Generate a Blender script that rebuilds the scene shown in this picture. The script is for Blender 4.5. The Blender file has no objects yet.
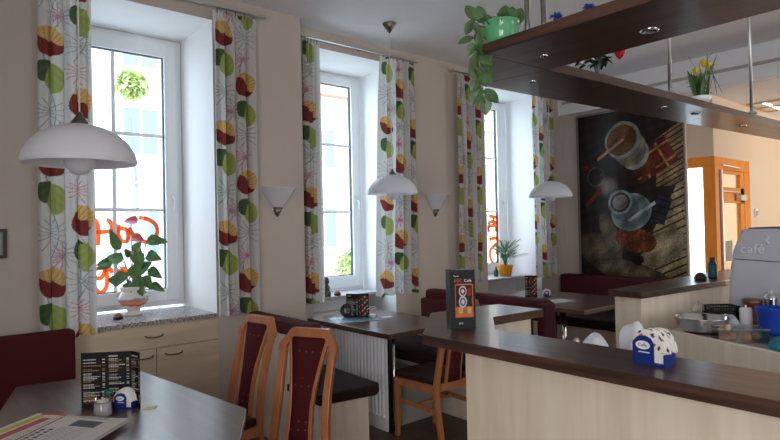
import bpy, bmesh, math, random
import numpy as np
from mathutils import Vector, Matrix
random.seed(7)
C = bpy.context.scene
COL = C.collection
PI = math.pi

# ---------------------------------------------------------------- camera
cam_d = bpy.data.cameras.new('camera'); cam = bpy.data.objects.new('camera', cam_d); COL.objects.link(cam)
cam_d.sensor_fit = 'HORIZONTAL'; cam_d.sensor_width = 36.0; cam_d.lens = 568/780*36
cam_d.clip_start = 0.05; cam_d.clip_end = 200
RT = Vector((0.76273164, -0.64636312, -0.02133462)); UP = Vector((0.00744743, -0.02420834, 0.99967919))
FW = Vector((0.64667224, 0.76264584, 0.01365072))
m = Matrix.Identity(4)
for i in range(3):
    m[i][0] = RT[i]; m[i][1] = UP[i]; m[i][2] = -FW[i]
m[2][3] = 1.55
cam.matrix_world = m
C.camera = cam

# ---------------------------------------------------------------- light
W = bpy.data.worlds.new('sky'); C.world = W; W.use_nodes = True
bg = W.node_tree.nodes['Background']; bg.inputs[0].default_value = (0.66, 0.83, 1.0, 1); bg.inputs[1].default_value = 7.0
def lamp(name, kind, loc, energy, color=(1, 1, 1), size=1.0, size_y=None, target=None, rot=None):
    d = bpy.data.lights.new(name, kind); o = bpy.data.objects.new(name, d); COL.objects.link(o)
    d.energy = energy; d.color = color; o.location = loc
    if kind == 'AREA':
        d.shape = 'RECTANGLE'; d.size = size; d.size_y = size_y or size
    if target is not None:
        o.rotation_euler = (Vector(target) - Vector(loc)).to_track_quat('-Z', 'Y').to_euler()
    return o
sun = lamp('sun', 'SUN', (0, 0, 20), 1.5, (1, 0.96, 0.9), target=(3, 16, 8)); sun.data.angle = 0.02
# added area fills, out of view; the walls behind them have no windows
lamp('rear_fill_light', 'AREA', (3.2, -2.9, 1.9), 48, (0.93, 0.95, 1.0), 3.0, 1.6, target=(3.4, 1.5, 1.9))
lamp('side_fill_light', 'AREA', (-1.95, -1.3, 1.8), 105, (0.96, 0.95, 0.96), 2.4, 1.7, target=(2.0, -1.2, 1.5))  # added fill, aimed across to brighten the bar's front panel
lamp('hall_fill_light', 'AREA', (10.3, -0.2, 1.7), 95, (1.0, 0.90, 0.78), 1.6, 2.0, target=(7.9, 1.6, 2.5))  # added warm fill, out of view, to lift the hall ceiling
for (x0, x1, yy) in ((0.76, 1.80, 5.36), (2.9, 3.92, 5.36), (5.5, 6.5, 5.36)):
    pl = lamp('window_portal', 'AREA', ((x0+x1)/2, yy, 2.1), 1, (1, 1, 1), x1-x0, 2.3, target=((x0+x1)/2, 0, 2.1))
    pl.data.cycles.is_portal = True
C.view_settings.view_transform = 'Standard'; C.view_settings.look = 'None'
C.view_settings.gamma = 1; C.view_settings.use_curve_mapping = False
C.view_settings.exposure = 0.0
C.cycles.use_denoising = True
C.cycles.max_bounces = 12; C.cycles.diffuse_bounces = 6; C.cycles.transparent_max_bounces = 16
C.cycles.sample_clamp_indirect = 6.0

# ---------------------------------------------------------------- materials
def lin(c):
    c = c/255.0
    return c/12.92 if c <= 0.04045 else ((c+0.055)/1.055)**2.4
def rgb(r, g, b): return (lin(r), lin(g), lin(b), 1)
MATS = {}
def mat(name, col, rough=0.6, metal=0.0, var=0.0, scale=8.0, bump=0.0, stretch=(1, 1, 1), trans=0.0, alpha=None, emis=None, spec=0.5, coat=0.0):
    if name in MATS: return MATS[name]
    M = bpy.data.materials.new(name); M.use_nodes = True; nt = M.node_tree; b = nt.nodes['Principled BSDF']
    c = rgb(*col)
    b.inputs['Base Color'].default_value = c; b.inputs['Roughness'].default_value = rough; b.inputs['Metallic'].default_value = metal
    b.inputs['Specular IOR Level'].default_value = spec; b.inputs['Coat Weight'].default_value = coat
    b.inputs['Transmission Weight'].default_value = trans
    if emis:
        b.inputs['Emission Color'].default_value = rgb(*emis[0]); b.inputs['Emission Strength'].default_value = emis[1]
    if var or bump:
        tc = nt.nodes.new('ShaderNodeTexCoord'); mp = nt.nodes.new('ShaderNodeMapping'); nz = nt.nodes.new('ShaderNodeTexNoise')
        mp.inputs['Scale'].default_value = stretch; nz.inputs['Scale'].default_value = scale; nz.inputs['Detail'].default_value = 5
        nt.links.new(tc.outputs['Object'], mp.inputs[0]); nt.links.new(mp.outputs[0], nz.inputs[0])
        if var:
            r = nt.nodes.new('ShaderNodeValToRGB')
            r.color_ramp.elements[0].position = 0.3; r.color_ramp.elements[1].position = 0.7
            r.color_ramp.elements[0].color = tuple(max(0, x*(1-var)) for x in c[:3])+(1,)
            r.color_ramp.elements[1].color = tuple(min(1, x*(1+var)) for x in c[:3])+(1,)
            nt.links.new(nz.outputs[0], r.inputs[0]); nt.links.new(r.outputs[0], b.inputs['Base Color'])
        if bump:
            bp = nt.nodes.new('ShaderNodeBump'); bp.inputs['Strength'].default_value = bump; bp.inputs['Distance'].default_value = 0.01
            nt.links.new(nz.outputs[0], bp.inputs['Height']); nt.links.new(bp.outputs[0], b.inputs['Normal'])
    MATS[name] = M
    return M
def mat_painted(name, rough=0.6, translucent=0.0, spec=0.5, coat=0.0):
    if name in MATS: return MATS[name]
    M = bpy.data.materials.new(name); M.use_nodes = True; nt = M.node_tree; b = nt.nodes['Principled BSDF']
    a = nt.nodes.new('ShaderNodeAttribute'); a.attribute_name = 'Col'
    nt.links.new(a.outputs['Color'], b.inputs['Base Color']); b.inputs['Roughness'].default_value = rough
    b.inputs['Specular IOR Level'].default_value = spec; b.inputs['Coat Weight'].default_value = coat
    if translucent:
        t = nt.nodes.new('ShaderNodeBsdfTranslucent'); mx = nt.nodes.new('ShaderNodeMixShader'); mx.inputs[0].default_value = translucent
        nt.links.new(a.outputs['Color'], t.inputs[0]); nt.links.new(b.outputs[0], mx.inputs[1]); nt.links.new(t.outputs[0], mx.inputs[2])
        nt.links.new(mx.outputs[0], nt.nodes['Material Output'].inputs[0])
    MATS[name] = M
    return M
def mat_glass(name, refl=0.06, tint=(1, 1, 1, 1)):
    M = bpy.data.materials.new(name); M.use_nodes = True; nt = M.node_tree; nt.nodes.clear()
    o = nt.nodes.new('ShaderNodeOutputMaterial'); t = nt.nodes.new('ShaderNodeBsdfTransparent'); g = nt.nodes.new('ShaderNodeBsdfGlossy')
    mx = nt.nodes.new('ShaderNodeMixShader'); mx.inputs[0].default_value = refl; g.inputs['Roughness'].default_value = 0.02; t.inputs[0].default_value = tint
    nt.links.new(t.outputs[0], mx.inputs[1]); nt.links.new(g.outputs[0], mx.inputs[2]); nt.links.new(mx.outputs[0], o.inputs[0])
    MATS[name] = M
    return M
def mat_wood(name, c1, c2, rough, stretch, scale=3.0, coat=0.0, spec=0.5):
    M = bpy.data.materials.new(name); M.use_nodes = True; nt = M.node_tree; b = nt.nodes['Principled BSDF']
    tc = nt.nodes.new('ShaderNodeTexCoord'); mp = nt.nodes.new('ShaderNodeMapping'); nz = nt.nodes.new('ShaderNodeTexNoise'); r = nt.nodes.new('ShaderNodeValToRGB')
    mp.inputs['Scale'].default_value = stretch; nz.inputs['Scale'].default_value = scale; nz.inputs['Detail'].default_value = 6; nz.inputs['Distortion'].default_value = 0.4
    r.color_ramp.elements[0].position = 0.35; r.color_ramp.elements[1].position = 0.65
    r.color_ramp.elements[0].color = rgb(*c1); r.color_ramp.elements[1].color = rgb(*c2)
    nt.links.new(tc.outputs['Object'], mp.inputs[0]); nt.links.new(mp.outputs[0], nz.inputs[0]); nt.links.new(nz.outputs[0], r.inputs[0]); nt.links.new(r.outputs[0], b.inputs['Base Color'])
    b.inputs['Roughness'].default_value = rough; b.inputs['Coat Weight'].default_value = coat; b.inputs['Specular IOR Level'].default_value = spec
    MATS[name] = M
    return M
def mat_dots(name, base, dot, scale=14.0, rough=0.9):
    M = bpy.data.materials.new(name); M.use_nodes = True; nt = M.node_tree; b = nt.nodes['Principled BSDF']
    tc = nt.nodes.new('ShaderNodeTexCoord'); v = nt.nodes.new('ShaderNodeTexVoronoi'); v.inputs['Scale'].default_value = scale; v.inputs['Randomness'].default_value = 0.15
    r = nt.nodes.new('ShaderNodeValToRGB'); r.color_ramp.interpolation = 'CONSTANT'
    r.color_ramp.elements[0].color = rgb(*dot); r.color_ramp.elements[1].position = 0.13; r.color_ramp.elements[1].color = rgb(*base)
    nt.links.new(tc.outputs['Object'], v.inputs[0]); nt.links.new(v.outputs['Distance'], r.inputs[0]); nt.links.new(r.outputs[0], b.inputs['Base Color'])
    b.inputs['Roughness'].default_value = rough; b.inputs['Specular IOR Level'].default_value = 0.15
    MATS[name] = M
    return M
def mat_granite():
    M = bpy.data.materials.new('granite'); M.use_nodes = True; nt = M.node_tree; b = nt.nodes['Principled BSDF']
    tc = nt.nodes.new('ShaderNodeTexCoord'); v = nt.nodes.new('ShaderNodeTexNoise'); v.inputs['Scale'].default_value = 70; v.inputs['Detail'].default_value = 4
    r = nt.nodes.new('ShaderNodeValToRGB'); e = r.color_ramp.elements
    e[0].position = 0.36; e[0].color = rgb(92, 88, 86); e[1].position = 0.62; e[1].color = rgb(188, 184, 180)
    nt.links.new(tc.outputs['Object'], v.inputs[0]); nt.links.new(v.outputs[0], r.inputs[0]); nt.links.new(r.outputs[0], b.inputs['Base Color'])
    b.inputs['Roughness'].default_value = 0.22
    MATS['granite'] = M
    return M
def mat_floor():
    M = bpy.data.materials.new('floor_boards'); M.use_nodes = True; nt = M.node_tree; b = nt.nodes['Principled BSDF']
    tc = nt.nodes.new('ShaderNodeTexCoord'); br = nt.nodes.new('ShaderNodeTexBrick'); br.inputs['Scale'].default_value = 1.0
    br.inputs['Brick Width'].default_value = 1.2; br.inputs['Row Height'].default_value = 0.14; br.inputs['Mortar Size'].default_value = 0.003
    br.inputs['Color1'].default_value = rgb(92, 66, 52); br.inputs['Color2'].default_value = rgb(72, 50, 40); br.inputs['Mortar'].default_value = rgb(30, 20, 15)
    nz = nt.nodes.new('ShaderNodeTexNoise'); nz.inputs['Scale'].default_value = 6; mx = nt.nodes.new('ShaderNodeMixRGB'); mx.blend_type = 'OVERLAY'; mx.inputs[0].default_value = 0.4
    nt.links.new(tc.outputs['Object'], br.inputs[0]); nt.links.new(tc.outputs['Object'], nz.inputs[0]); nt.links.new(br.outputs[0], mx.inputs[1]); nt.links.new(nz.outputs[0], mx.inputs[2])
    nt.links.new(mx.outputs[0], b.inputs['Base Color']); b.inputs['Roughness'].default_value = 0.45
    return M
WALL = mat('wall_paint', (192, 182, 173), 0.85, var=0.02, scale=3, bump=0.03)
WHITE = mat('reveal_paint', (238, 238, 238), 0.8, bump=0.02)
CEIL = mat('ceiling_paint', (232, 232, 234), 0.9, var=0.01)
PEACH = mat('peach_paint', (232, 212, 188), 0.85)
PVC = mat('white_pvc', (240, 242, 244), 0.35)
GLASS = mat_glass('window_glass', 0.05)
GLASS2 = mat_glass('clear_glass', 0.12, (0.92, 0.94, 0.94, 1))
DARKX = mat_wood('wenge_laminate', (56, 39, 33), (86, 62, 52), 0.3, (1, 14, 14), 2.0, coat=0.15)
DARKY = mat_wood('wenge_laminate_lengthwise', (58, 39, 32), (90, 63, 52), 0.3, (14, 1, 14), 2.0, coat=0.15)
BIRCHZ = mat_wood('birch_laminate', (222, 206, 184), (234, 221, 202), 0.5, (10, 10, 1), 2.0)
BEECH = mat_wood('beech_wood', (166, 102, 62), (184, 118, 76), 0.4, (8, 8, 1), 3.0, coat=0.1)
REDFAB = mat_dots('red_fabric', (76, 27, 31), (128, 72, 60), 24)
REDVINYL = mat('red_upholstery', (80, 29, 33), 0.75, var=0.12, scale=20, spec=0.25)
SEATDARK = mat('dark_seat_fabric', (44, 30, 28), 0.85, var=0.15, scale=30, spec=0.2)
for M_ in (DARKX, DARKY): M_.node_tree.nodes['Principled BSDF'].inputs['Coat IOR'].default_value = 1.8
CHROME = mat('chrome', (215, 215, 215), 0.15, 1.0)
STEEL = mat('brushed_steel', (205, 205, 203), 0.38, 1.0)
GUN = mat('dark_nickel', (120, 112, 100), 0.35, 1.0)
FROST = mat('frosted_glass', (244, 246, 250), 0.3)
_nt = FROST.node_tree; _t = _nt.nodes.new('ShaderNodeBsdfTranslucent'); _t.inputs[0].default_value = (0.92, 0.94, 0.97, 1); _m = _nt.nodes.new('ShaderNodeMixShader'); _m.inputs[0].default_value = 0.45
_nt.links.new(_nt.nodes['Principled BSDF'].outputs[0], _m.inputs[1]); _nt.links.new(_t.outputs[0], _m.inputs[2]); _nt.links.new(_m.outputs[0], _nt.nodes['Material Output'].inputs[0])
BLACK = mat('black_plastic', (22, 22, 24), 0.4)
ORANGE = mat_wood('orange_door_wood', (238, 140, 30), (248, 160, 50), 0.35, (6, 6, 1), 2.0)
GRANITE = mat_granite()
LEAF = mat('leaf_green', (52, 104, 40), 0.45, var=0.35, scale=12)
LEAFD = mat('leaf_dark_green', (84, 124, 66), 0.4, var=0.4, scale=20)
TERRA = mat('soil', (60, 42, 30), 0.95)

# ---------------------------------------------------------------- helpers
def tag(o, label=None, cat=None, group=None, kind=None):
    if label: o['label'] = label
    if cat: o['category'] = cat
    if group: o['group'] = group
    if kind: o['kind'] = kind
    return o
def thing(name, label, cat, loc=(0, 0, 0), rz=0, group=None):
    o = bpy.data.objects.new(name, None); COL.objects.link(o); o.empty_display_size = 0.05
    o.location = loc; o.rotation_euler = (0, 0, rz)
    return tag(o, label, cat, group)
def obj(name, bm, m, parent=None, smooth=False, loc=None, rz=0, bev=0.0, label=None):
    me = bpy.data.meshes.new(name)
    bmesh.ops.recalc_face_normals(bm, faces=bm.faces[:])
    if smooth:
        for f in bm.faces: f.smooth = True
    bm.to_mesh(me); bm.free()
    for x in (m if isinstance(m, (list, tuple)) else [m]): me.materials.append(x)
    o = bpy.data.objects.new(name, me); COL.objects.link(o)
    if parent: o.parent = parent
    if loc: o.location = loc
    if rz: o.rotation_euler = (0, 0, rz)
    if bev:
        b = o.modifiers.new('bevel', 'BEVEL'); b.width = bev; b.segments = 2; b.limit_method = 'ANGLE'; b.angle_limit = 0.6
    if label: o['label'] = label
    return o
def struct(name, bm, m, parent=None, **k):
    o = obj(name, bm, m, parent, **k)
    if not parent: o['kind'] = 'structure'
    return o
def box(bm, x0, x1, y0, y1, z0, z1, M=None):
    vs = [bm.verts.new(v) for v in ((x0,y0,z0),(x1,y0,z0),(x1,y1,z0),(x0,y1,z0),(x0,y0,z1),(x1,y0,z1),(x1,y1,z1),(x0,y1,z1))]
    fs = [bm.faces.new([vs[i] for i in q]) for q in ((0,3,2,1),(4,5,6,7),(0,1,5,4),(1,2,6,5),(2,3,7,6),(3,0,4,7))]
    if M is not None:
        for v in vs: v.co = M @ v.co
    return fs
def prism(bm, pts, z0, z1, M=None):
    n = len(pts)
    a = [bm.verts.new((p[0], p[1], z0)) for p in pts]; b = [bm.verts.new((p[0], p[1], z1)) for p in pts]
    bm.faces.new(a[::-1]); bm.faces.new(b)
    for i in range(n): bm.faces.new((a[i], a[(i+1) % n], b[(i+1) % n], b[i]))
    if M is not None:
        for v in a+b: v.co = M @ v.co
def lathe(bm, prof, n=32, M=None, a0=0, a1=2*PI, sx=1.0):
    full = abs(a1-a0-2*PI) < 1e-6
    k = n if full else n+1
    rings = []
    for (r, z) in prof:
        ring = []
        if r < 1e-6:
            v = bm.verts.new((0, 0, z)); ring = [v]*k
        else:
            for i in range(k):
                a = a0+(a1-a0)*i/n; ring.append(bm.verts.new((r*math.cos(a)*sx, r*math.sin(a), z)))
        rings.append(ring)
    for j in range(len(rings)-1):
        for i in range(n):
            p, q = rings[j], rings[j+1]; i2 = (i+1) % k if full else i+1
            vs = []
            for v in (p[i], p[i2], q[i2], q[i]):
                if v not in vs: vs.append(v)
            if len(vs) >= 3:
                try: bm.faces.new(vs)
                except ValueError: pass
    if M is not None:
        for v in {v for r in rings for v in r}: v.co = M @ v.co
def tube(bm, pts, r, n=8, cap=True):
    pts = [Vector(p) for p in pts]; rings = []
    rr = r if isinstance(r, (list, tuple)) else [r]*len(pts)
    ref = Vector((0, 0, 1))
    for i, p in enumerate(pts):
        d = (pts[min(i+1, len(pts)-1)]-pts[max(i-1, 0)]).normalized()
        if abs(d.dot(ref)) > 0.95: u = d.cross(Vector((1, 0.1, 0))).normalized()
        else: u = d.cross(ref).normalized()
        w = d.cross(u).normalized()
        rings.append([bm.verts.new(p+(u*math.cos(2*PI*k/n)+w*math.sin(2*PI*k/n))*rr[i]) for k in range(n)])
    for a, b in zip(rings, rings[1:]):
        for k in range(n): bm.faces.new((a[k], a[(k+1) % n], b[(k+1) % n], b[k]))
    if cap: bm.faces.new(rings[0][::-1]); bm.faces.new(rings[-1])
def sweep(bm, pts, wv, tv, hw, ht):
    """rectangular section swept along pts; wv width direction, tv thickness direction"""
    wv = Vector(wv).normalized(); tv = Vector(tv).normalized(); rings = []
    hws = hw if isinstance(hw, (list, tuple)) else [hw]*len(pts)
    for p, h in zip(pts, hws):
        p = Vector(p); rings.append([bm.verts.new(p+wv*a*h+tv*b*ht) for a, b in ((-1,-1),(1,-1),(1,1),(-1,1))])
    for a, b in zip(rings, rings[1:]):
        for k in range(4): bm.faces.new((a[k], a[(k+1) % 4], b[(k+1) % 4], b[k]))
    bm.faces.new(rings[0][::-1]); bm.faces.new(rings[-1])
def B(): return bmesh.new()
def bx(*a, M=None):
    bm = B(); box(bm, *a, M=M); return bm
def copy_tree(o, parent=None):
    c = o.copy(); COL.objects.link(c); c.parent = parent
    for ch in list(o.children): copy_tree(ch, c)
    return c
def canvas(name, w, h, nu, nv, paint, m, parent, loc=(0, 0, 0), rot=(0, 0, 0), fold=None, thick=0.0):
    """a sheet in local x (0..w) and z (0..h) whose print is a colour attribute"""
    us = np.linspace(0, 1, nu); vs = np.linspace(0, 1, nv); U, V = np.meshgrid(us, vs)
    if fold: X, Y, Z, FU, FV = fold(U, V)
    else: X, Y, Z, FU, FV = U*w, np.zeros_like(U), V*h, U*w, V*h
    co = np.stack([X, Y, Z], -1).reshape(-1, 3)
    idx = np.arange(nu*nv).reshape(nv, nu)
    F = np.stack([idx[:-1, :-1], idx[:-1, 1:], idx[1:, 1:], idx[1:, :-1]], -1).reshape(-1, 4)
    me = bpy.data.meshes.new(name); me.from_pydata(co.tolist(), [], F.tolist())
    col = paint(FU.ravel(), FV.ravel())
    col = np.clip(col, 0, 255)/255.0; col = np.where(col <= 0.04045, col/12.92, ((col+0.055)/1.055)**2.4)
    at = me.color_attributes.new('Col', 'FLOAT_COLOR', 'POINT')
    at.data.foreach_set('color', np.concatenate([col, np.ones((len(col), 1))], 1).astype(np.float32).ravel())
    me.materials.append(m)
    for p in me.polygons: p.use_smooth = bool(fold)
    o = bpy.data.objects.new(name, me); COL.objects.link(o); o.location = loc; o.rotation_euler = rot
    if parent: o.parent = parent
    if thick:
        s = o.modifiers.new('thickness', 'SOLIDIFY'); s.thickness = thick; s.offset = 0
    return o
def text(name, body, size, m, parent, loc, rot, ext=0.0006, align='LEFT', sx=1.0):
    c = bpy.data.curves.new(name, 'FONT'); c.body = body; c.size = size; c.extrude = ext; c.align_x = align; c.resolution_u = 2
    c.materials.append(m)
    tmp = bpy.data.objects.new(name+'_curve', c); COL.objects.link(tmp); bpy.context.view_layer.update()
    me = bpy.data.meshes.new_from_object(tmp.evaluated_get(bpy.context.evaluated_depsgraph_get())); bpy.data.objects.remove(tmp); bpy.data.curves.remove(c)
    o = bpy.data.objects.new(name, me); COL.objects.link(o); o.location = loc; o.rotation_euler = rot; o.scale = (sx, 1, 1)
    if parent: o.parent = parent
    return o

# ---------------------------------------------------------------- the room
Y1, Y2, YO = 4.29, 4.48, 5.32        # window wall faces and its outer face
ZC = 3.42
struct('floor', bx(-2.1, 11.0, -3.1, 5.3, -0.1, 0), mat_floor())
struct('ceiling', bx(-2.1, 7.0, -3.1, YO, ZC, ZC+0.15), CEIL)
bm = B()
H = ZC
prism(bm, [(-2.1, Y1), (0.72, Y1), (0.72, YO), (-2.1, YO)], 0, H)
prism(bm, [(0.72, Y1), (1.84, Y1), (1.84, YO), (0.72, YO)], 3.22, H)
prism(bm, [(0.72, 4.97), (1.84, 4.97), (1.84, YO), (0.72, YO)], 0, 0.90)
prism(bm, [(1.84, Y1), (2.65, Y1), (2.65, Y2), (2.84, Y2), (2.84, YO), (1.84, YO)], 0, H)
prism(bm, [(2.84, Y2), (3.86, Y2), (3.97, YO), (2.84, YO)], 3.26, H)
prism(bm, [(2.84, 4.98), (3.91, 4.98), (3.97, YO), (2.84, YO)], 0, 0.84)
prism(bm, [(3.86, Y2), (5.33, Y2), (5.40, YO), (3.97, YO)], 0, H)
prism(bm, [(5.33, Y2), (6.42, Y2), (6.62, YO), (5.40, YO)], 3.30, H)
prism(bm, [(5.36, 4.98), (6.52, 4.98), (6.62, YO), (5.40, YO)], 0, 0.84)
prism(bm, [(6.42, Y2), (7.15, Y2), (7.15, YO), (6.62, YO)], 0, H)
bmesh.ops.recalc_face_normals(bm, faces=bm.faces[:]); bm.normal_update()
for f in bm.faces:
    c = f.calc_center_median(); n = f.normal
    if c.y > 4.4 and c.y < 5.31 and not (abs(n.y) > 0.9 and c.y < 4.9) and not (abs(c.x-2.65) < 0.02): f.material_index = 1
o = struct('wall_window', bm, [WALL, WHITE])
# low ledge inside the second window niche
struct('trim_1', bx(2.845, 3.86, 4.84, 4.98, 0, 0.70), WHITE)
# back wall with the picture, bulkhead above it
bm = B(); box(bm, 7.0, 7.05, 2.84, Y2, 0, H); struct('wall_back', bm, WALL)
bm = B(); box(bm, 6.90, 7.0, -3.1, Y2, 3.05, H); struct('trim_2', bm, CEIL)
struct('trim_3', bx(6.875, 6.90, -3.1, 4.40, 3.195, 3.225), mat('trim_grey', (176, 170, 166), 0.7))
struct('ceiling_hall', bx(7.05, 11.0, -3.1, 4.0, 3.05, 3.57), CEIL)
struct('wall_above_screen', bx(7.30, 7.40, 2.80, 3.9, 2.32, 3.05), PEACH)
struct('wall_hall', bx(8.46, 11.0, 2.64, 2.80, 0, 3.05), PEACH)
struct('wall_hall_far', bx(10.6, 10.75, -3.1, 2.64, 0, 3.05), PEACH)
struct('wall_over_door', bx(7.30, 8.46, 2.64, 2.80, 2.32, 3.05), PEACH)
struct('wall_left', bx(-2.2, -2.1, -3.1, YO, 0, H), WALL)
struct('wall_rear', bx(-2.2, 11.0, -3.2, -3.1, 0, H), WALL)
struct('baseboard_back', bx(6.985, 7.0, 2.85, Y2, 0, 0.08), DARKX)

# windows
def window(name, x0, x1, gx0, gx1, z0, z1, gz0, gz1, y, bars, label):
    w = bpy.data.objects.new(name, None); COL.objects.link(w); w['kind'] = 'structure'; w['label'] = label
    bm = B()
    t = 0.055
    for a in ((x0, x0+t, z0, z1), (x1-t, x1, z0, z1), (x0+t, x1-t, z0, z0+t), (x0+t, x1-t, z1-t, z1)):
        box(bm, a[0], a[1], y-0.02, y+0.06, a[2], a[3])
    obj('window_frame', bm, PVC, w, bev=0.004)
    bm = B(); sx0, sx1, sz0, sz1 = x0+t-0.01, x1-t+0.01, z0+t-0.01, z1-t+0.01
    box(bm, sx0, gx0, y-0.045, y+0.02, sz0, sz1); box(bm, gx1, sx1, y-0.045, y+0.02, sz0, sz1)
    box(bm, gx0, gx1, y-0.045, y+0.02, sz0, gz0); box(bm, gx0, gx1, y-0.045, y+0.02, gz1, sz1)
    obj('sash', bm, PVC, w, bev=0.004)
    bm = B(); g = 0.008
    for a in ((gx0, gx0+g, gz0, gz1), (gx1-g, gx1, gz0, gz1), (gx0+g, gx1-g, gz0, gz0+g), (gx0+g, gx1-g, gz1-g, gz1)):
        box(bm, a[0], a[1], y-0.02, y+0.012, a[2], a[3])
    obj('gasket', bm, mat('rubber_grey', (70, 76, 80), 0.7), w)
    bm = B(); cx = (gx0+gx1)/2
    box(bm, cx-0.014, cx+0.014, y-0.012, y+0.01, gz0, gz1)
    for zb in bars: box(bm, gx0, gx1, y-0.0125, y+0.0105, zb-0.014, zb+0.014)
    obj('glazing_bar', bm, PVC, w)
    obj('window_glass', bx(gx0, gx1, y-0.003, y+0.003, gz0, gz1), GLASS, w)
    bm = B(); hx = (gx1+x1-t)/2+0.012; hz = (gz0+gz1)/2-0.22
    box(bm, hx-0.014, hx+0.014, y-0.055, y-0.045, hz-0.035, hz+0.035)
    tube(bm, [(hx, y-0.05, hz), (hx, y-0.085, hz), (hx, y-0.09, hz-0.02), (hx, y-0.09, hz-0.12)], 0.009)
    obj('window_handle', bm, PVC, w, smooth=True)
    return w
w1 = window('window_1', 0.725, 1.835, 0.88, 1.685, 0.925, 3.215, 1.07, 3.055, 4.99, (2.375, 1.745), 'white window behind the flowering pot plant')
w2 = window('window_2', 2.845, 3.93, 2.97, 3.795, 0.86, 3.255, 1.03, 3.135, 5.15, (2.47, 1.735), 'white window above the middle table')
w3 = window('window_3', 5.40, 6.56, 5.52, 6.345, 0.87, 3.29, 1.02, 3.18, 5.15, (2.49, 1.745), 'white window behind the palm in an orange pot')
# hand-painted words on the panes, seen from behind
OWP = bpy.data.materials.new('orange_window_paint'); OWP.use_nodes = True; nt = OWP.node_tree; nt.nodes.clear()
o1 = nt.nodes.new('ShaderNodeOutputMaterial'); tl = nt.nodes.new('ShaderNodeBsdfTranslucent'); tl.inputs[0].default_value = (0.30, 0.040, 0.008, 1); tp = nt.nodes.new('ShaderNodeBsdfTransparent'); tp.inputs[0].default_value = (0.85, 0.10, 0.025, 1); mx = nt.nodes.new('ShaderNodeMixShader'); mx.inputs[0].default_value = 0.4
nt.links.new(tp.outputs[0], mx.inputs[1]); nt.links.new(tl.outputs[0], mx.inputs[2]); nt.links.new(mx.outputs[0], o1.inputs[0])
def strokes(parent, y, lines, r, fat=0.5):
    bm = B()
    for ln in lines:
        pts = [Vector((a, y, b)) for a, b in ln]
        fine = []
        for i in range(len(pts)-1):
            p0 = pts[max(i-1, 0)]; p1 = pts[i]; p2 = pts[i+1]; p3 = pts[min(i+2, len(pts)-1)]
            for k in range(6):
                t = k/6
                fine.append(0.5*((2*p1)+(-p0+p2)*t+(2*p0-5*p1+4*p2-p3)*t*t+(-p0+3*p1-3*p2+p3)*t**3))
        fine.append(pts[-1])
        L, Rr = [], []
        for i, p in enumerate(fine):
            d = (fine[min(i+1, len(fine)-1)]-fine[max(i-1, 0)]).normalized(); n = Vector((-d.z, 0, d.x))
            L.append(bm.verts.new(p+n*r)); Rr.append(bm.verts.new(p-n*r))
        for i in range(len(fine)-1): bm.faces.new((L[i], L[i+1], Rr[i+1], Rr[i]))
    return obj('painted_lettering', bm, OWP, parent, label='orange mirrored brush lettering')
def pw(cx, cz, s):  # crop units -> wall units
    return lambda L: [(cx+a*s, cz-b*s) for a, b in L]
def win1(L):   # traced points in units of the window view (x 80..400, y 50..400) mapped on the pane
    return [(1.118+(a-130)*0.00190*1.0, 1.745-(b-50)*0.00192) for a, b in L]
strokes(w1, 4.983, [win1(L) for L in (
    [(272, 128), (298, 165), (338, 190), (372, 182), (394, 150), (386, 115), (355, 92), (318, 84)],
    [(232, 112), (226, 150), (224, 186)], [(228, 150), (240, 178), (262, 186), (272, 160), (260, 134), (238, 130), (228, 150)],
    [(205, 198), (206, 130), (198, 100), (184, 92)], [(178, 142), (214, 140)],
    [(150, 200), (152, 130), (142, 96), (120, 92), (110, 112), (108, 132)], [(104, 142), (178, 144)],
    [(104, 318), (92, 330), (100, 354), (118, 350), (120, 326), (104, 318)],
    [(182, 300), (158, 294), (132, 304), (138, 332), (162, 334), (178, 304), (184, 340), (178, 380), (156, 396), (136, 376)],
    [(236, 304), (228, 326), (244, 342), (262, 328), (256, 304), (236, 304)],
    [(284, 346), (286, 304), (300, 292), (326, 298)],
    [(204, 318), (196, 300), (184, 304)])], 0.017)
def win3(L): return [(6.12+(a-50)*0.0046, 1.72-(b-60)*0.0030) for a, b in L]
strokes(w3, 5.142, [win3(L) for L in (
    [(62, 72), (104, 80)], [(80, 76), (84, 112)], [(58, 112), (66, 100), (84, 100), (98, 106)], [(60, 146), (58, 122), (88, 118), (92, 146)],
    [(60, 180), (92, 176), (96, 200), (66, 226), (62, 262), (78, 296), (98, 284), (102, 256), (88, 240)])], 0.024)

# window boards
o = obj('window_board', bx(2.85, 3.905, 4.74, 5.12, 0.845, 0.872), mat('pale_stone', (186, 186, 188), 0.35), None, bev=0.004)
tag(o, kind='structure')
o = obj('window_board', bx(5.375, 6.50, 4.66, 5.12, 0.845, 0.872), mat('pale_stone', (186, 186, 188), 0.35), None, bev=0.004)
tag(o, kind='structure')

# hall door
d = bpy.data.objects.new('door_1', None); COL.objects.link(d); d['kind'] = 'structure'; d['label'] = 'orange wooden glazed entrance screen'
bm = B()
box(bm, 7.28, 7.40, 2.625, 2.765, 0, 2.20)
box(bm, 7.28, 7.40, 2.625, 3.70, 2.20, 2.32); box(bm, 7.28, 7.40, 3.60, 3.70, 0, 2.20)
box(bm, 7.285, 7.395, 2.765, 3.60, 0, 0.12)
box(bm, 7.40, 8.46, 2.63, 2.70, 2.17, 2.32); box(bm, 8.27, 8.46, 2.63, 2.70, 0, 2.17)
obj('door_frame', bm, ORANGE, d, bev=0.006)
bm = B()
box(bm, 7.455, 8.24, 2.635, 2.69, 1.77, 1.96); box(bm, 7.455, 8.24, 2.635, 2.69, 2.13, 2.165); box(bm, 7.455, 8.24, 2.635, 2.69, 0.02, 0.16)
box(bm, 8.13, 8.24, 2.635, 2.69, 0.16, 2.13)
lf = obj('door_leaf', bm, ORANGE, d, bev=0.004)
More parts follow.
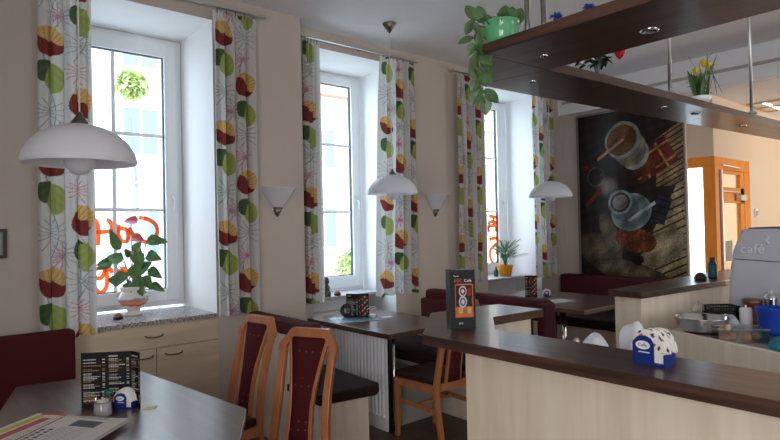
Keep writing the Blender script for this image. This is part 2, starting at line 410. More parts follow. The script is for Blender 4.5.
obj('edge_rail', bx(7.41, 7.45, 2.60, 2.68, 0.02, 2.16), STEEL, lf)
bm = B(); box(bm, 7.95, 8.16, 2.57, 2.625, 1.80, 1.87); tube(bm, [(8.0, 2.60, 1.875), (7.78, 2.56, 1.90), (7.45, 2.60, 1.905)], 0.008)
tube(bm, [(7.45, 2.60, 2.22), (7.85, 2.55, 2.20), (8.05, 2.60, 2.20)], 0.008)
obj('door_closer', bm, STEEL, lf)
obj('door_glass', bx(7.455, 8.13, 2.655, 2.661, 0.16, 2.13), GLASS2, lf)
obj('paper_notice', bx(7.62, 7.84, 2.652, 2.654, 1.05, 1.30), mat('grey_paper', (170, 162, 158), 0.8), lf)
obj('side_glass', bx(7.33, 7.336, 2.765, 3.60, 0.12, 2.20), GLASS2, d)

# ---------------------------------------------------------------- outside
struct('ground_street', bx(-25, 60, 5.4, 70, -0.45, -0.4), mat('street_asphalt', (190, 188, 184), 0.9, var=0.1, scale=2))
def house(x0, x1, y, h, wallm, name, label, rows, wins):
    b = thing(name, label, 'building', (x0, y, -0.4))
    bm = B(); box(bm, 0, x1-x0, 0, 6, 0, h); obj('facade', bm, wallm, b)
    bm = B(); w = x1-x0; vs = [bm.verts.new(v) for v in ((-0.4, -0.4, h), (w+0.4, -0.4, h), (w+0.4, 6.4, h), (-0.4, 6.4, h), (-0.4, 3, h+2.6), (w+0.4, 3, h+2.6))]
    for q in ((0,1,5,4), (2,3,4,5), (0,4,3), (1,2,5), (0,3,2,1)): bm.faces.new([vs[i] for i in q])
    obj('roof', bm, mat('roof_tiles', (196, 150, 130), 0.9), b)
    for r in rows:
        for i in range(wins):
            cx = (i+0.5)*w/wins
            bm = B()
            for a in ((cx-0.6, cx-0.52, r, r+1.6), (cx+0.52, cx+0.6, r, r+1.6), (cx-0.52, cx+0.52, r+1.52, r+1.6), (cx-0.52, cx+0.52, r, r+0.08), (cx-0.04, cx+0.04, r+0.08, r+1.52)):
                box(bm, a[0], a[1], -0.06, 0.0, a[2], a[3])
            f = obj('facade_window', bm, PVC, b)
            obj('pane', bx(cx-0.52, cx+0.52, -0.03, -0.01, r+0.08, r+1.52), mat('facade_glass', (118, 132, 142), 0.6), f)
    return b
house(-2, 9, 19, 9.5, mat('cream_render', (196, 192, 186), 0.9), 'town_house', 'pale town house across the street behind the flowering pot plant', (1.2, 4.4, 7.2), 5)
house(11.0, 21, 18, 7.0, mat('sand_render', (196, 188, 172), 0.9), 'town_house', 'sand coloured house across the street seen through the middle window', (1.2, 4.2), 5)
house(24, 44, 24, 8.0, mat('yellow_render', (200, 192, 166), 0.9), 'town_house', 'yellowish house far down the street seen through the window with the palm', (1.2, 4.4), 7)
def leaf(bm, base, d, L, w, droop=0.3, n=5, up=Vector((0, 0, 1)), heart=False):
    d = Vector(d).normalized(); s = d.cross(up)
    if s.length < 0.1: s = Vector((1, 0, 0))
    s.normalize(); base = Vector(base); rows = []
    for i in range(n+1):
        t = i/n
        ww = w*(math.sin(PI*min(1, t*0.92+0.08))**0.8 if not heart else math.sin(PI*(t**0.6*0.9+0.1))**0.8)
        p = base+d*L*t-up*droop*L*t*t
        nrm = s.cross(d).normalized()
        rows.append([bm.verts.new(p-s*ww*0.5+nrm*ww*0.12), bm.verts.new(p), bm.verts.new(p+s*ww*0.5+nrm*ww*0.12)])
    for a, b in zip(rows, rows[1:]):
        bm.faces.new((a[0], a[1], b[1], b[0])); bm.faces.new((a[1], a[2], b[2], b[1]))
def tree(x, y, h, r, label, m):
    t = thing('street_tree', label, 'tree', (x, y, -0.4), 0, None)
    bm = B(); tube(bm, [(0, 0, 0), (0.1, 0, h*0.5), (0, 0.1, h*0.85)], [0.07, 0.05, 0.03]); obj('trunk', bm, mat('bark', (120, 122, 116), 0.9), t)
    bm = B(); rn = random.Random(int(x*10))
    for k in range(700):
        v = Vector((rn.gauss(0, 1), rn.gauss(0, 1), rn.gauss(0, 1))).normalized()*r*rn.uniform(0.5, 1.0)
        leaf(bm, v+Vector((0, 0, h)), (rn.uniform(-1, 1), rn.uniform(-1, 1), rn.uniform(-1, 0.5)), 0.28, 0.16, 0.2, 2)
    obj('foliage', bm, m, t)
TL = mat('tree_leaf', (186, 198, 130), 0.6, var=0.2, scale=2)
tree(4.45, 15.5, 5.85, 0.3, 'small yellow-green tree across the street, its crown above the flowering plant', TL)
tree(10.6, 14.2, 0.75, 0.6, 'low green bush-like tree across the street outside the middle window', TL)
tree(19.5, 13.5, 4.6, 1.5, 'leafy green tree outside the window with the palm', TL)
struct('wall_entrance', bx(10.0, 10.2, 2.85, 3.62, 0, 3.2), mat('entrance_paint', (250, 205, 160), .8))

# ---------------------------------------------------------------- curtains
def seg(px, py, ax, ay, bx_, by):
    dx, dy = bx_-ax, by-ay; t = np.clip(((px-ax)*dx+(py-ay)*dy)/(dx*dx+dy*dy), 0, 1)
    return np.hypot(px-ax-t*dx, py-ay-t*dy)
TU, TV = 0.46, 0.78
MS = 1.28
MOT = [('red', .11, .66, .085, .25), ('green', .12, .43, .088, 0), ('grey', .10, .20, .10, 0), ('pink', .17, .05, .07, 0), ('grey', .20, .84, .08, 0),
       ('red', .34, .28, .085, -.2), ('green', .35, .05, .085, 0), ('pink', .31, .48, .07, 0), ('grey', .33, .66, .10, 0)]
def fabric(off):
    def paint(u, v):
        u = (u+off[0]) % TU; v = (v+off[1]) % TV
        col = np.empty((len(u), 3)); col[:] = (213, 213, 211)
        # stems
        for cx, ph in ((.11, 0), (.33, 1.7)):
            d = np.abs(u-cx-0.045*np.sin(v/TV*2*PI+ph)); col[d < 0.0024] = (150, 150, 142)
        for kind, cx, cy, r, tilt in MOT:
            r = r*MS
            for du in (-TU, 0, TU):
                for dv in (-TV, 0, TV):
                    x = u-cx-du; y = v-cy-dv
                    rr = np.hypot(x, y); near = rr < r*1.3
                    if not near.any(): continue
                    a = np.arctan2(y, x)
                    if kind in ('grey', 'pink'):
                        k = np.abs(((a*14/(2*PI)) % 1)-0.5)*rr*2*PI/14
                        mask = near & (rr < r*(0.9+0.15*np.sin(a*5))) & (k < 0.0026) & (rr > 0.008)
                        col[mask] = (158, 166, 168) if kind == 'grey' else (204, 140, 152)
                        if kind == 'pink': col[near & (rr < 0.014)] = (192, 124, 150)
                        continue
                    ca, sa = math.cos(tilt), math.sin(tilt); X = x*ca+y*sa; Y = -x*sa+y*ca
                    if kind == 'red':
                        inside = np.abs(X/(r*0.76))**2.7+np.abs(Y/(r*0.92))**2.7 < 1
                        up = Y > 0.02*r-0.5*X+0.10*r*np.sin(X/r*9)
                        g = np.abs(((np.arctan2(X+0.5*r, Y+1.1*r)*30/PI) % 1)-0.5) < 0.10
                        col[inside & up] = (216, 182, 120); col[inside & ~up] = (134, 64, 60)
                        col[inside & up & g] = (190, 140, 80); col[inside & ~up & g] = (108, 40, 40)
                    else:
                        inside = (((X-0.1*r)/(r*0.60))**2+((Y+0.12*r)/(r*0.88))**2 < 1) & (X > -r*0.42+0.15*Y)
                        left = (np.abs((X+r*0.40)/(r*0.42))**2.6+np.abs((Y-0.30*r)/(r*0.62))**2.6 < 1) & ~inside
                        col[left] = (84, 104, 72); col[inside] = (164, 174, 104)
                        g = np.abs((((Y-np.abs(X-0.1*r)*1.2)*95) % 1)-0.5) < 0.10
                        col[inside & g] = (136, 150, 66); col[left & g] = (62, 80, 56)
        return col
    return paint
FAB = mat_painted('curtain_fabric', 0.85, 0.35, 0.1)
def curtain(x0, x1, y, ztop, zbot, off, label, nu, nv, seed, bot=None):
    rn = random.Random(seed); n = 4.5; ph = rn.uniform(0, 6); wf = (x1-x0)*1.28; h = ztop-zbot
    b0, b1 = bot or (x0, x1)
    def fold(U, V):
        T = np.clip((1-V)*6, 0, 1)
        xa = b0+(x0-b0)*V; xb = b1+(x1-b1)*V
        X = xa+(xb-xa)*U
        A = 0.010+0.020*T
        P = 2*PI*n*U+ph+0.5*np.sin(V*4+ph)+0.6*np.sin(2*PI*U+ph)
        Y = A*np.sin(P)+0.006*np.sin(P*2.7+V*5)
        X = X+0.012*np.cos(P)*T
        Z = zbot+h*V+0.006*np.sin(P)
        return X-x0, Y, Z-zbot, U*wf, V*h
    t = thing('curtain', label, 'curtain', (x0, y, zbot), 0, 'leaf print curtains')
    canvas('fabric', 0, 0, nu, nv, fabric(off), FAB, t, fold=fold)
    for k in range(5):
        bm = B(); u = (k+0.5)/5; X = (x1-x0)*u
        tube(bm, [(X, 0, h-0.02), (X, -0.004, h+0.004), (X, 0, h+0.018)], 0.004, 6)
        obj('curtain_hook', bm, GUN, t)
curtain(0.635, 0.955, 4.20, 3.27, 0.885, (0.02, 0.30), 'leaf print curtain half hidden behind the big pendant lamp', 150, 640, 1)
curtain(1.805, 2.185, 4.20, 3.27, 0.90, (0.0, 0.02), 'leaf print curtain beside the wall light left of the middle window', 150, 640, 2)
curtain(2.745, 2.905, 4.40, 3.28, 0.885, (0.28, 0.10), 'narrow leaf print curtain at the near side of the middle window', 90, 460, 3)
curtain(3.65, 4.09, 4.40, 3.29, 0.87, (0.0, 0.5), 'leaf print curtain hanging behind the middle pendant lamp', 130, 460, 4, (3.55, 4.09))
curtain(4.77, 5.17, 4.40, 3.29, 0.90, (0.1, 0.2), 'leaf print curtain below the hanging vine of the shelf', 110, 400, 5, (4.77, 5.12))
curtain(6.17, 6.66, 4.40, 3.29, 0.86, (0.3, 0.33), 'leaf print curtain in the corner behind the farthest pendant lamp', 110, 400, 6)
def rod(x0, x1, y, z, label):
    t = thing('curtain_rod', label, 'curtain rod', (x0, y, z), 0, 'curtain rods')
    bm = B(); box(bm, 0, x1-x0, -0.02, 0.008, 0, 0.022); obj('rail', bm, STEEL, t)
    for x in (0.04, (x1-x0)/2, x1-x0-0.06):
        obj('bracket', bx(x, x+0.02, 0.0, (Y1 if y < 4.3 else Y2)-y, 0.004, 0.02), STEEL, t)
rod(0.40, 2.25, 4.20, 3.292, 'flat grey curtain rail over the window with the flowering plant')
rod(2.68, 4.16, 4.40, 3.302, 'flat grey curtain rail over the middle window')
rod(4.70, 6.78, 4.40, 3.312, 'flat grey curtain rail over the window with the palm')

# ---------------------------------------------------------------- wall things
t = thing('wall_picture', 'coffee still life in a dark frame on the back wall', 'picture', (7.0, 4.22, 0.85))
def coffee(u, v):   # u metres from the left (0..1.38), v metres up (0..2.15)
    X = 578+u/1.38*109; Yp = 277-v/2.15*165
    rn = np.random.RandomState(3); n = len(u)
    nz = np.sin(X*.37+Yp*0.26)*np.sin(Yp*.33-X*0.2); fine = rn.rand(n)
    col = np.empty((n, 3)); col[:] = (34, 29, 27)
    col += (nz*6)[:, None]+(fine*10)[:, None]
    nz2 = np.sin(X*.21+Yp*.13)*np.sin(Yp*.17-X*.09+1)+.35*np.sin(X*.5+Yp*.33+np.sin(Yp*.4))
    def put(mask, c, var=0.0):
        col[mask] = np.array(c)*((1+(var+.25)*(fine[mask]-0.5))*(1+.22*nz2[mask]))[:, None]
    def el(cx, cy, rx, ry, a=0.0):
        ca, sa = math.cos(a), math.sin(a); x = X-cx; y = Yp-cy; p = x*ca+y*sa; q = -x*sa+y*ca
        return (p/rx)**2+(q/ry)**2
    def rect(cx, cy, hx, hy, a):
        ca, sa = math.cos(a), math.sin(a); x = X-cx; y = Yp-cy; p = x*ca+y*sa; q = -x*sa+y*ca
        return (np.abs(p) < hx) & (np.abs(q) < hy), p, q
    # timber boards
    w = (X*0.9+Yp*0.5 > 706) & (Yp > 215-(X-650)*2.2)
    put(w, (140, 122, 92), .6); g = w & (np.abs(((X*0.45+Yp*1.0)/7 % 1)-0.5) < 0.12); put(g, (40, 32, 25), .3)
    w2 = (X > 660) & (Yp < 190) & (Yp > 130+(687-X)*0.6); put(w2, (128, 104, 72), .6); g = w2 & (np.abs(((X*0.5+Yp)/5 % 1)-0.5) < 0.15); put(g, (46, 32, 24), .3)
    # sacking
    for c in ((600, 252, 26, 17, .5, (92, 82, 64)), (612, 236, 9, 24, -.4, (108, 96, 74)), (632, 272, 40, 11, .2, (100, 90, 70)), (665, 248, 24, 14, -.6, (156, 142, 112))):
        e = el(*c[:5]); mk = e < 1; k = 1-0.35*np.clip(e, 0, 1); put(mk, c[5], .5); col[mk] *= k[mk][:, None]
    # beans
    e = el(638, 240, 21, 12, .2); mk = e < 1; put(mk, (104, 56, 38), 1.2); d = mk & (np.sin(X*2.9)*np.sin(Yp*2.7+X) > 0.3); put(d, (40, 20, 16), .3)
    put(el(640, 259, 6, 5) < 1, (28, 22, 20))
    # dark cup, smoke and handle
    put(el(597, 176, 10, 10) < 1, (70, 68, 60)); put(el(597, 176, 8.6, 8.6) < 1, (28, 25, 24), .5)
    e = el(610, 187, 13, 12); mk = e < 1; col[mk] += ((1-e[mk])*90)[:, None]
    mk, p, q = rect(594, 197, 12, 2, -.75); put(mk, (110, 48, 26), .3)
    # red boxes
    mk, p, q = rect(657, 165, 21, 13, -.5); put(mk, (92, 34, 30), .3); put(mk & ((np.abs(np.abs(p)-10) < 1.1) | (np.abs(np.abs(q)-8) < 1.0)), (168, 120, 64), .3)
    mk, p, q = rect(651, 172, 8, 6, -.5); put(mk, (84, 46, 32), .8)
    # big bowl
    put(el(640, 158, 15, 13, -.8) < 1, (128, 138, 134), .1); put(el(634, 151, 17, 18, -.6) < 1, (112, 108, 88), .1)
    put(el(627, 142, 19, 18, -.6) < 1, (120, 134, 130), .1); e = el(626, 142, 16.5, 14.5, -.6); put(e < 1, (58, 38, 28), 1.2)
    put((e < 1) & (np.sin(X*2.3+1)*np.sin(Yp*2.6) > .45), (150, 110, 72), .4)
    mk, p, q = rect(614, 150, 17, 1.4, -.55); put(mk, (176, 138, 96), .2)
    # cup and saucer
    put(el(634, 213, 21, 18, -.3) < 1, (118, 132, 130), .1); put(el(634, 213, 19, 16, -.3) < 1, (98, 112, 112), .15)
    put(el(628, 209, 14, 13) < 1, (74, 88, 92), .1); put(el(623, 203, 13, 12, -.4) < 1, (128, 144, 144), .08); e = el(623, 203, 10.5, 9.6, -.4); put(e < 1, (66, 58, 56), .3)
    mk = e < .6; put(mk, (120, 116, 116), .2)
    mk, p, q = rect(645, 213, 16, 1.5, -.55); put(mk, (150, 158, 158), .1)
    # chocolate bar
    mk, p, q = rect(664, 212, 7, 13, .35); put(mk, (44, 45, 54), .2); put(mk & (np.abs((q/6.2 % 1)-.5) < .09), (22, 22, 26))
    put(el(586, 166, 3, 2.4) < 1, (110, 26, 34))
    return col
canvas('print', 1.37, 2.14, 240, 370, coffee, mat_painted('picture_print', 0.12, 0, 0.25, 0.0), t, loc=(-0.024, 0, 0.0), rot=(0, 0, -PI/2))
bm = B(); box(bm, -0.022, -0.002, -1.37, 0, 0, 2.14); obj('backing_board', bm, mat('picture_edge', (120, 116, 110), 0.6), t)
bm = B(); box(bm, -0.03, -0.002, 0.001, 0.03, -0.02, 2.16); box(bm, -0.03, -0.002, -1.385, -1.371, -0.02, 2.16); box(bm, -0.03, -0.002, -1.371, 0.001, 2.141, 2.17); obj('picture_frame', bm, mat('picture_edge', (120, 116, 110), 0.6), t)

t = thing('framed_picture', 'small dark framed picture hanging on the wall above the red dotted bench', 'picture', (0.28, Y1, 1.41))
bm = B()
for a in ((0, 0.02, 0, 0.185), (0.17, 0.19, 0, 0.185), (0.02, 0.17, 0, 0.02), (0.02, 0.17, 0.165, 0.185)): box(bm, a[0], a[1], -0.022, 0, a[2], a[3])
obj('picture_frame', bm, mat('dark_frame', (46, 26, 24), 0.4), t); obj('print', bx(0.02, 0.17, -0.008, -0.001, 0.02, 0.165), mat('pale_print', (150, 160, 152), 0.6), t)

def sconce(x, y, label):
    t = thing('wall_lamp', label, 'wall lamp', (x, y, 1.66), 0, 'cone wall lights')
    bm = B(); lathe(bm, [(0.035, 0.06), (0.15, 0.235), (0.165, 0.245), (0.155, 0.245), (0.14, 0.232), (0.03, 0.062)], 24, None, PI, 2*PI); obj('lamp_shade', bm, FROST, t, smooth=True)
    bm = B(); lathe(bm, [(0, 0), (0.012, 0.012), (0.052, 0.082), (0.046, 0.084), (0, 0.07)], 20, None, PI, 2*PI); obj('metal_tip', bm, GUN, t, smooth=True)
    obj('back_plate', bx(-0.05, 0.05, -0.012, 0, 0.06, 0.2), PVC, t)
sconce(2.385, Y1, 'white cone wall light on the pillar between the first two windows')
sconce(4.46, Y2, 'white cone wall light on the pillar between middle and far window')

def pendant(x, y, zr, label):
    t = thing('pendant_lamp', label, 'pendant lamp', (x, y, zr), 0, 'white dome pendant lamps')
    bm = B(); R = 0.230
    prof = [(R, 0), (R*1.005, 0.012), (R*0.96, 0.045), (R*0.86, 0.085), (R*0.70, 0.122), (R*0.48, 0.150), (R*0.25, 0.166), (0.03, 0.172)]
    lathe(bm, prof+[(r-0.006, z-0.005) for r, z in prof[::-1]], 48); obj('lamp_shade', bm, FROST, t, smooth=True)
    bm = B(); lathe(bm, [(0, -0.055), (0.03, -0.049), (0.055, -0.022), (0.066, 0.012), (0.060, 0.045), (0.040, 0.078), (0.02, 0.105), (0.018, 0.15)], 24); obj('bulb', bm, FROST, t, smooth=True)
    bm = B(); lathe(bm, [(0.036, 0.168), (0.034, 0.182), (0.016, 0.205), (0.010, 0.225), (0.0, 0.226)], 20); obj('shade_cap', bm, GUN, t, smooth=True)
    bm = B(); tube(bm, [(0, 0, 0.22), (0, 0, ZC-zr-0.07)], 0.0035); obj('cord', bm, mat('cord', (200, 200, 196), 0.6), t)
    bm = B(); lathe(bm, [(0, ZC-zr-0.09), (0.012, ZC-zr-0.085), (0.062, ZC-zr-0.006), (0.06, ZC-zr)], 24); obj('ceiling_cup', bm, GUN, t, smooth=True)
pendant(0.58, 2.79, 1.865, 'big white dome pendant lamp over the table with newspapers')
pendant(3.37, 3.93, 1.86, 'white dome pendant lamp over the middle table')
pendant(5.35, 3.59, 1.85, 'farthest white dome pendant lamp in front of the corner curtain')

# ---------------------------------------------------------------- cabinet under window 1
t = thing('window_cabinet', 'pale wood cabinet with drawer and doors under the granite sill', 'cabinet', (0.755, 4.275, 0))
BW = mat_wood('cabinet_laminate', (200, 182, 156), (214, 198, 174), 0.5, (1, 10, 6), 2.0)
bm = B(); box(bm, 0, 1.095, 0.02, 0.60, 0.08, 0.875); box(bm, 0.02, 1.09, 0.06, 0.5, 0, 0.08); obj('body', bm, BW, t)
def handle(parent, x, z):
    bm = B(); tube(bm, [(x-0.062, 0.0, z+0.006), (x-0.055, -0.018, z), (x-0.02, -0.026, z-0.006), (x+0.02, -0.026, z-0.006), (x+0.055, -0.018, z), (x+0.062, 0.0, z+0.006)], 0.0055, 8)
    obj('handle', bm, GUN, parent, smooth=True)
dr = obj('drawer', bx(0.015, 1.09, 0, 0.019, 0.715, 0.87), BW, t, bev=0.002); handle(dr, 0.60, 0.80)
for x0, x1, hx in ((0.015, 0.125, None), (0.13, 0.612, 0.53), (0.618, 1.09, 0.74)):
    dd = obj('door', bx(x0, x1, 0, 0.019, 0.085, 0.708), BW, t, bev=0.002)
    if hx: handle(dd, hx, 0.655)
o = obj('granite_worktop', bx(0.725, 1.835, 4.285, 4.965, 0.876, 0.912), GRANITE, None, bev=0.004)
tag(o, 'grey speckled granite sill slab on the pale cabinet', 'window sill')

# ---------------------------------------------------------------- benches
def cushion(bm, x0, x1, y0, y1, z0, z1): box(bm, x0, x1, y0, y1, z0, z1)
t = thing('bench', 'dark red dotted bench along the wall behind the newspaper table', 'bench', (-1.2, 3.5, 0))
obj('backrest', bx(0, 2.0, 0.53, 0.64, 0.30, 0.950), REDFAB, t, bev=0.02)
obj('seat', bx(0, 1.98, 0.02, 0.53, 0.36, 0.47), REDFAB, t, bev=0.02)
obj('base', bx(0.02, 1.96, 0.08, 0.62, 0, 0.36), BIRCHZ, t)

t = thing('bench', 'bench with pale rear panel and dark seat just beyond the two near chairs', 'bench', (2.0, 3.10, 0))
bm = B(); pts = [(0.03, 0.16), (0.11, 0.12), (0.125, 0.18), (0.125, 1.04), (0.03, 1.04)]
prism(bm, pts, 0.805, 0.915); obj('backrest', bm, REDVINYL, t, bev=0.018)
obj('rear_panel', bx(0.035, 0.10, 0.18, 1.03, 0, 0.805), BIRCHZ, t)
obj('back_cushion', bx(0.10, 0.15, 0.20, 1.03, 0.475, 0.80), REDVINYL, t, bev=0.015)
bm = B(); prism(bm, [(0.02, 0.03), (0.44, -0.04), (0.50, 0.0), (0.55, 1.17), (0.10, 1.17), (0.02, 0.3)], 0.40, 0.475); obj('seat', bm, SEATDARK, t, bev=0.015)
bm = B(); prism(bm, [(0.03, 0.06), (0.40, 0.0), (0.45, 1.17), (0.101, 1.17), (0.101, 0.18), (0.03, 0.175)], 0, 0.40); obj('base', bm, BIRCHZ, t)

t = thing('bench', 'red double bench dividing the middle table from the far table', 'bench', (3.30, 2.78, 0))
obj('backrest', bx(0.70, 0.84, 0.0, 1.42, 0.74, 0.92), REDVINYL, t, bev=0.03)
bm = B(); pts = [(0.66, -0.02), (0.86, -0.02), (0.86, 0.05), (0.66, 0.05)]; prism(bm, pts, 0.10, 0.90); obj('end_bolster', bm, REDVINYL, t, bev=0.03)
obj('back_cushion', bx(0.62, 0.70, 0.10, 1.40, 0.46, 0.84), REDVINYL, t, bev=0.015)
obj('divider_panel', bx(0.705, 0.83, 0.05, 1.42, 0, 0.74), BIRCHZ, t)
obj('seat', bx(0.0, 0.60, 0.10, 1.66, 0.385, 0.47), SEATDARK, t, bev=0.015)
obj('base', bx(0.09, 0.69, 0.12, 1.66, 0, 0.385), BIRCHZ, t)

t = thing('bench', 'long dark red bench against the back wall below the coffee picture', 'bench', (5.95, 2.05, 0))
obj('backrest', bx(0.84, 1.01, 0.0, 2.40, 0.40, 0.872), REDVINYL, t, bev=0.03)
obj('seat', bx(0.0, 0.84, 0.0, 2.40, 0.34, 0.46), SEATDARK, t, bev=0.02)
obj('base', bx(0.08, 1.0, 0.02, 2.39, 0, 0.34), BIRCHZ, t)

# ---------------------------------------------------------------- tables
T1 = [(0.43, 3.60), (1.02, 3.49), (1.155, 2.39), (0.86, 1.87), (0.25, 1.90), (0.10, 2.35)]
t = thing('cafe_table', 'dark table with newspapers under the big pendant lamp', 'table', (0.65, 2.8, 0), 0, 'dark wood cafe tables')
TABLETOP = mat_wood('table_laminate', (72, 50, 44), (92, 68, 60), 0.38, (14, 1, 14), 2.0, coat=0.8)
TABLETOP.node_tree.nodes['Principled BSDF'].inputs['Coat Roughness'].default_value = 0.26; TABLETOP.node_tree.nodes['Principled BSDF'].inputs['Coat IOR'].default_value = 2.2; TABLETOP.node_tree.nodes['Principled BSDF'].inputs['Coat Weight'].default_value = 1.0
bm = B(); prism(bm, [(x-0.65, y-2.8) for x, y in T1], 0.715, 0.75); obj('tabletop', bm, TABLETOP, t, bev=0.002)
bm = B(); tube(bm, [(0, 0, 0.03), (0, 0, 0.715)], 0.04, 16); obj('pedestal', bm, BLACK, t, smooth=True)
obj('foot_plate', bx(-0.25, 0.25, -0.3, 0.3, 0, 0.03), BLACK, t, bev=0.01)

t = thing('cafe_table', 'dark table with white ribbed side panel below the middle pendant lamp', 'table', (2.74, 3.27, 0), 0, 'dark wood cafe tables')
TT2 = mat_wood('table_laminate_brown', (70, 48, 40), (96, 70, 60), 0.28, (14, 1, 14), 2.0, coat=0.2)
bm = B(); prism(bm, [(0, 0), (0.70, 0.0), (0.78, 0.10), (0.78, 1.14), (0.0, 1.14)], 0.71, 0.75); obj('tabletop', bm, TT2, t, bev=0.002)
obj('leg', bx(0.022, 0.045, 0.02, 0.05, 0, 0.71), BLACK, t)
bm = B(); tube(bm, [(0.075, 0.04, 0), (0.075, 0.04, 0.71)], 0.011, 12); obj('leg', bm, CHROME, t, smooth=True, label='thin chrome post')
sp_ = obj('ribbed_side_panel', (lambda bm: ([prism(bm, [(0.042, 0.07+L_*i/24), (0.025, 0.07+L_*(i+.15)/24), (0.025, 0.07+L_*(i+.5)/24), (0.036, 0.07+L_*(i+.65)/24), (0.036, 0.07+L_*(i+.9)/24), (0.042, 0.07+L_*(i+1)/24)], 0.10, 0.705) for i in range(24) for L_ in (1.06,)], box(bm, 0.02, 0.06, 0.07, 1.13, 0, 0.10), bm)[2])(B()), mat('radiator_white', (244, 246, 250), 0.4), t, label='white ribbed side panel')
obj('floor_box', bx(0.06, 0.60, 0.10, 1.13, 0.0, 0.34), mat('grey_laminate', (150, 150, 142), 0.6), t)

t = thing('cafe_table', 'dark table beside the back wall bench, farthest from the bar', 'table', (4.72, 2.84, 0), 0, 'dark wood cafe tables')
bm = B(); prism(bm, [(0, 0), (1.15, 0.0), (1.15, 1.4), (0.05, 1.4)], 0.71, 0.75); obj('tabletop', bm, TT2, t, bev=0.002)
bm = B(); tube(bm, [(0.21, 0.36, 0), (0.21, 0.36, 0.71)], 0.028, 14); obj('leg', bm, CHROME, t, smooth=True)
bm = B(); tube(bm, [(0.8, 1.0, 0), (0.8, 1.0, 0.71)], 0.028, 14); obj('leg', bm, CHROME, t, smooth=True)
bm = B(); tube(bm, [(0.13, 0.40, 0), (0.13, 0.40, 0.71)], 0.022, 14); obj('leg', bm, BLACK, t, smooth=True)

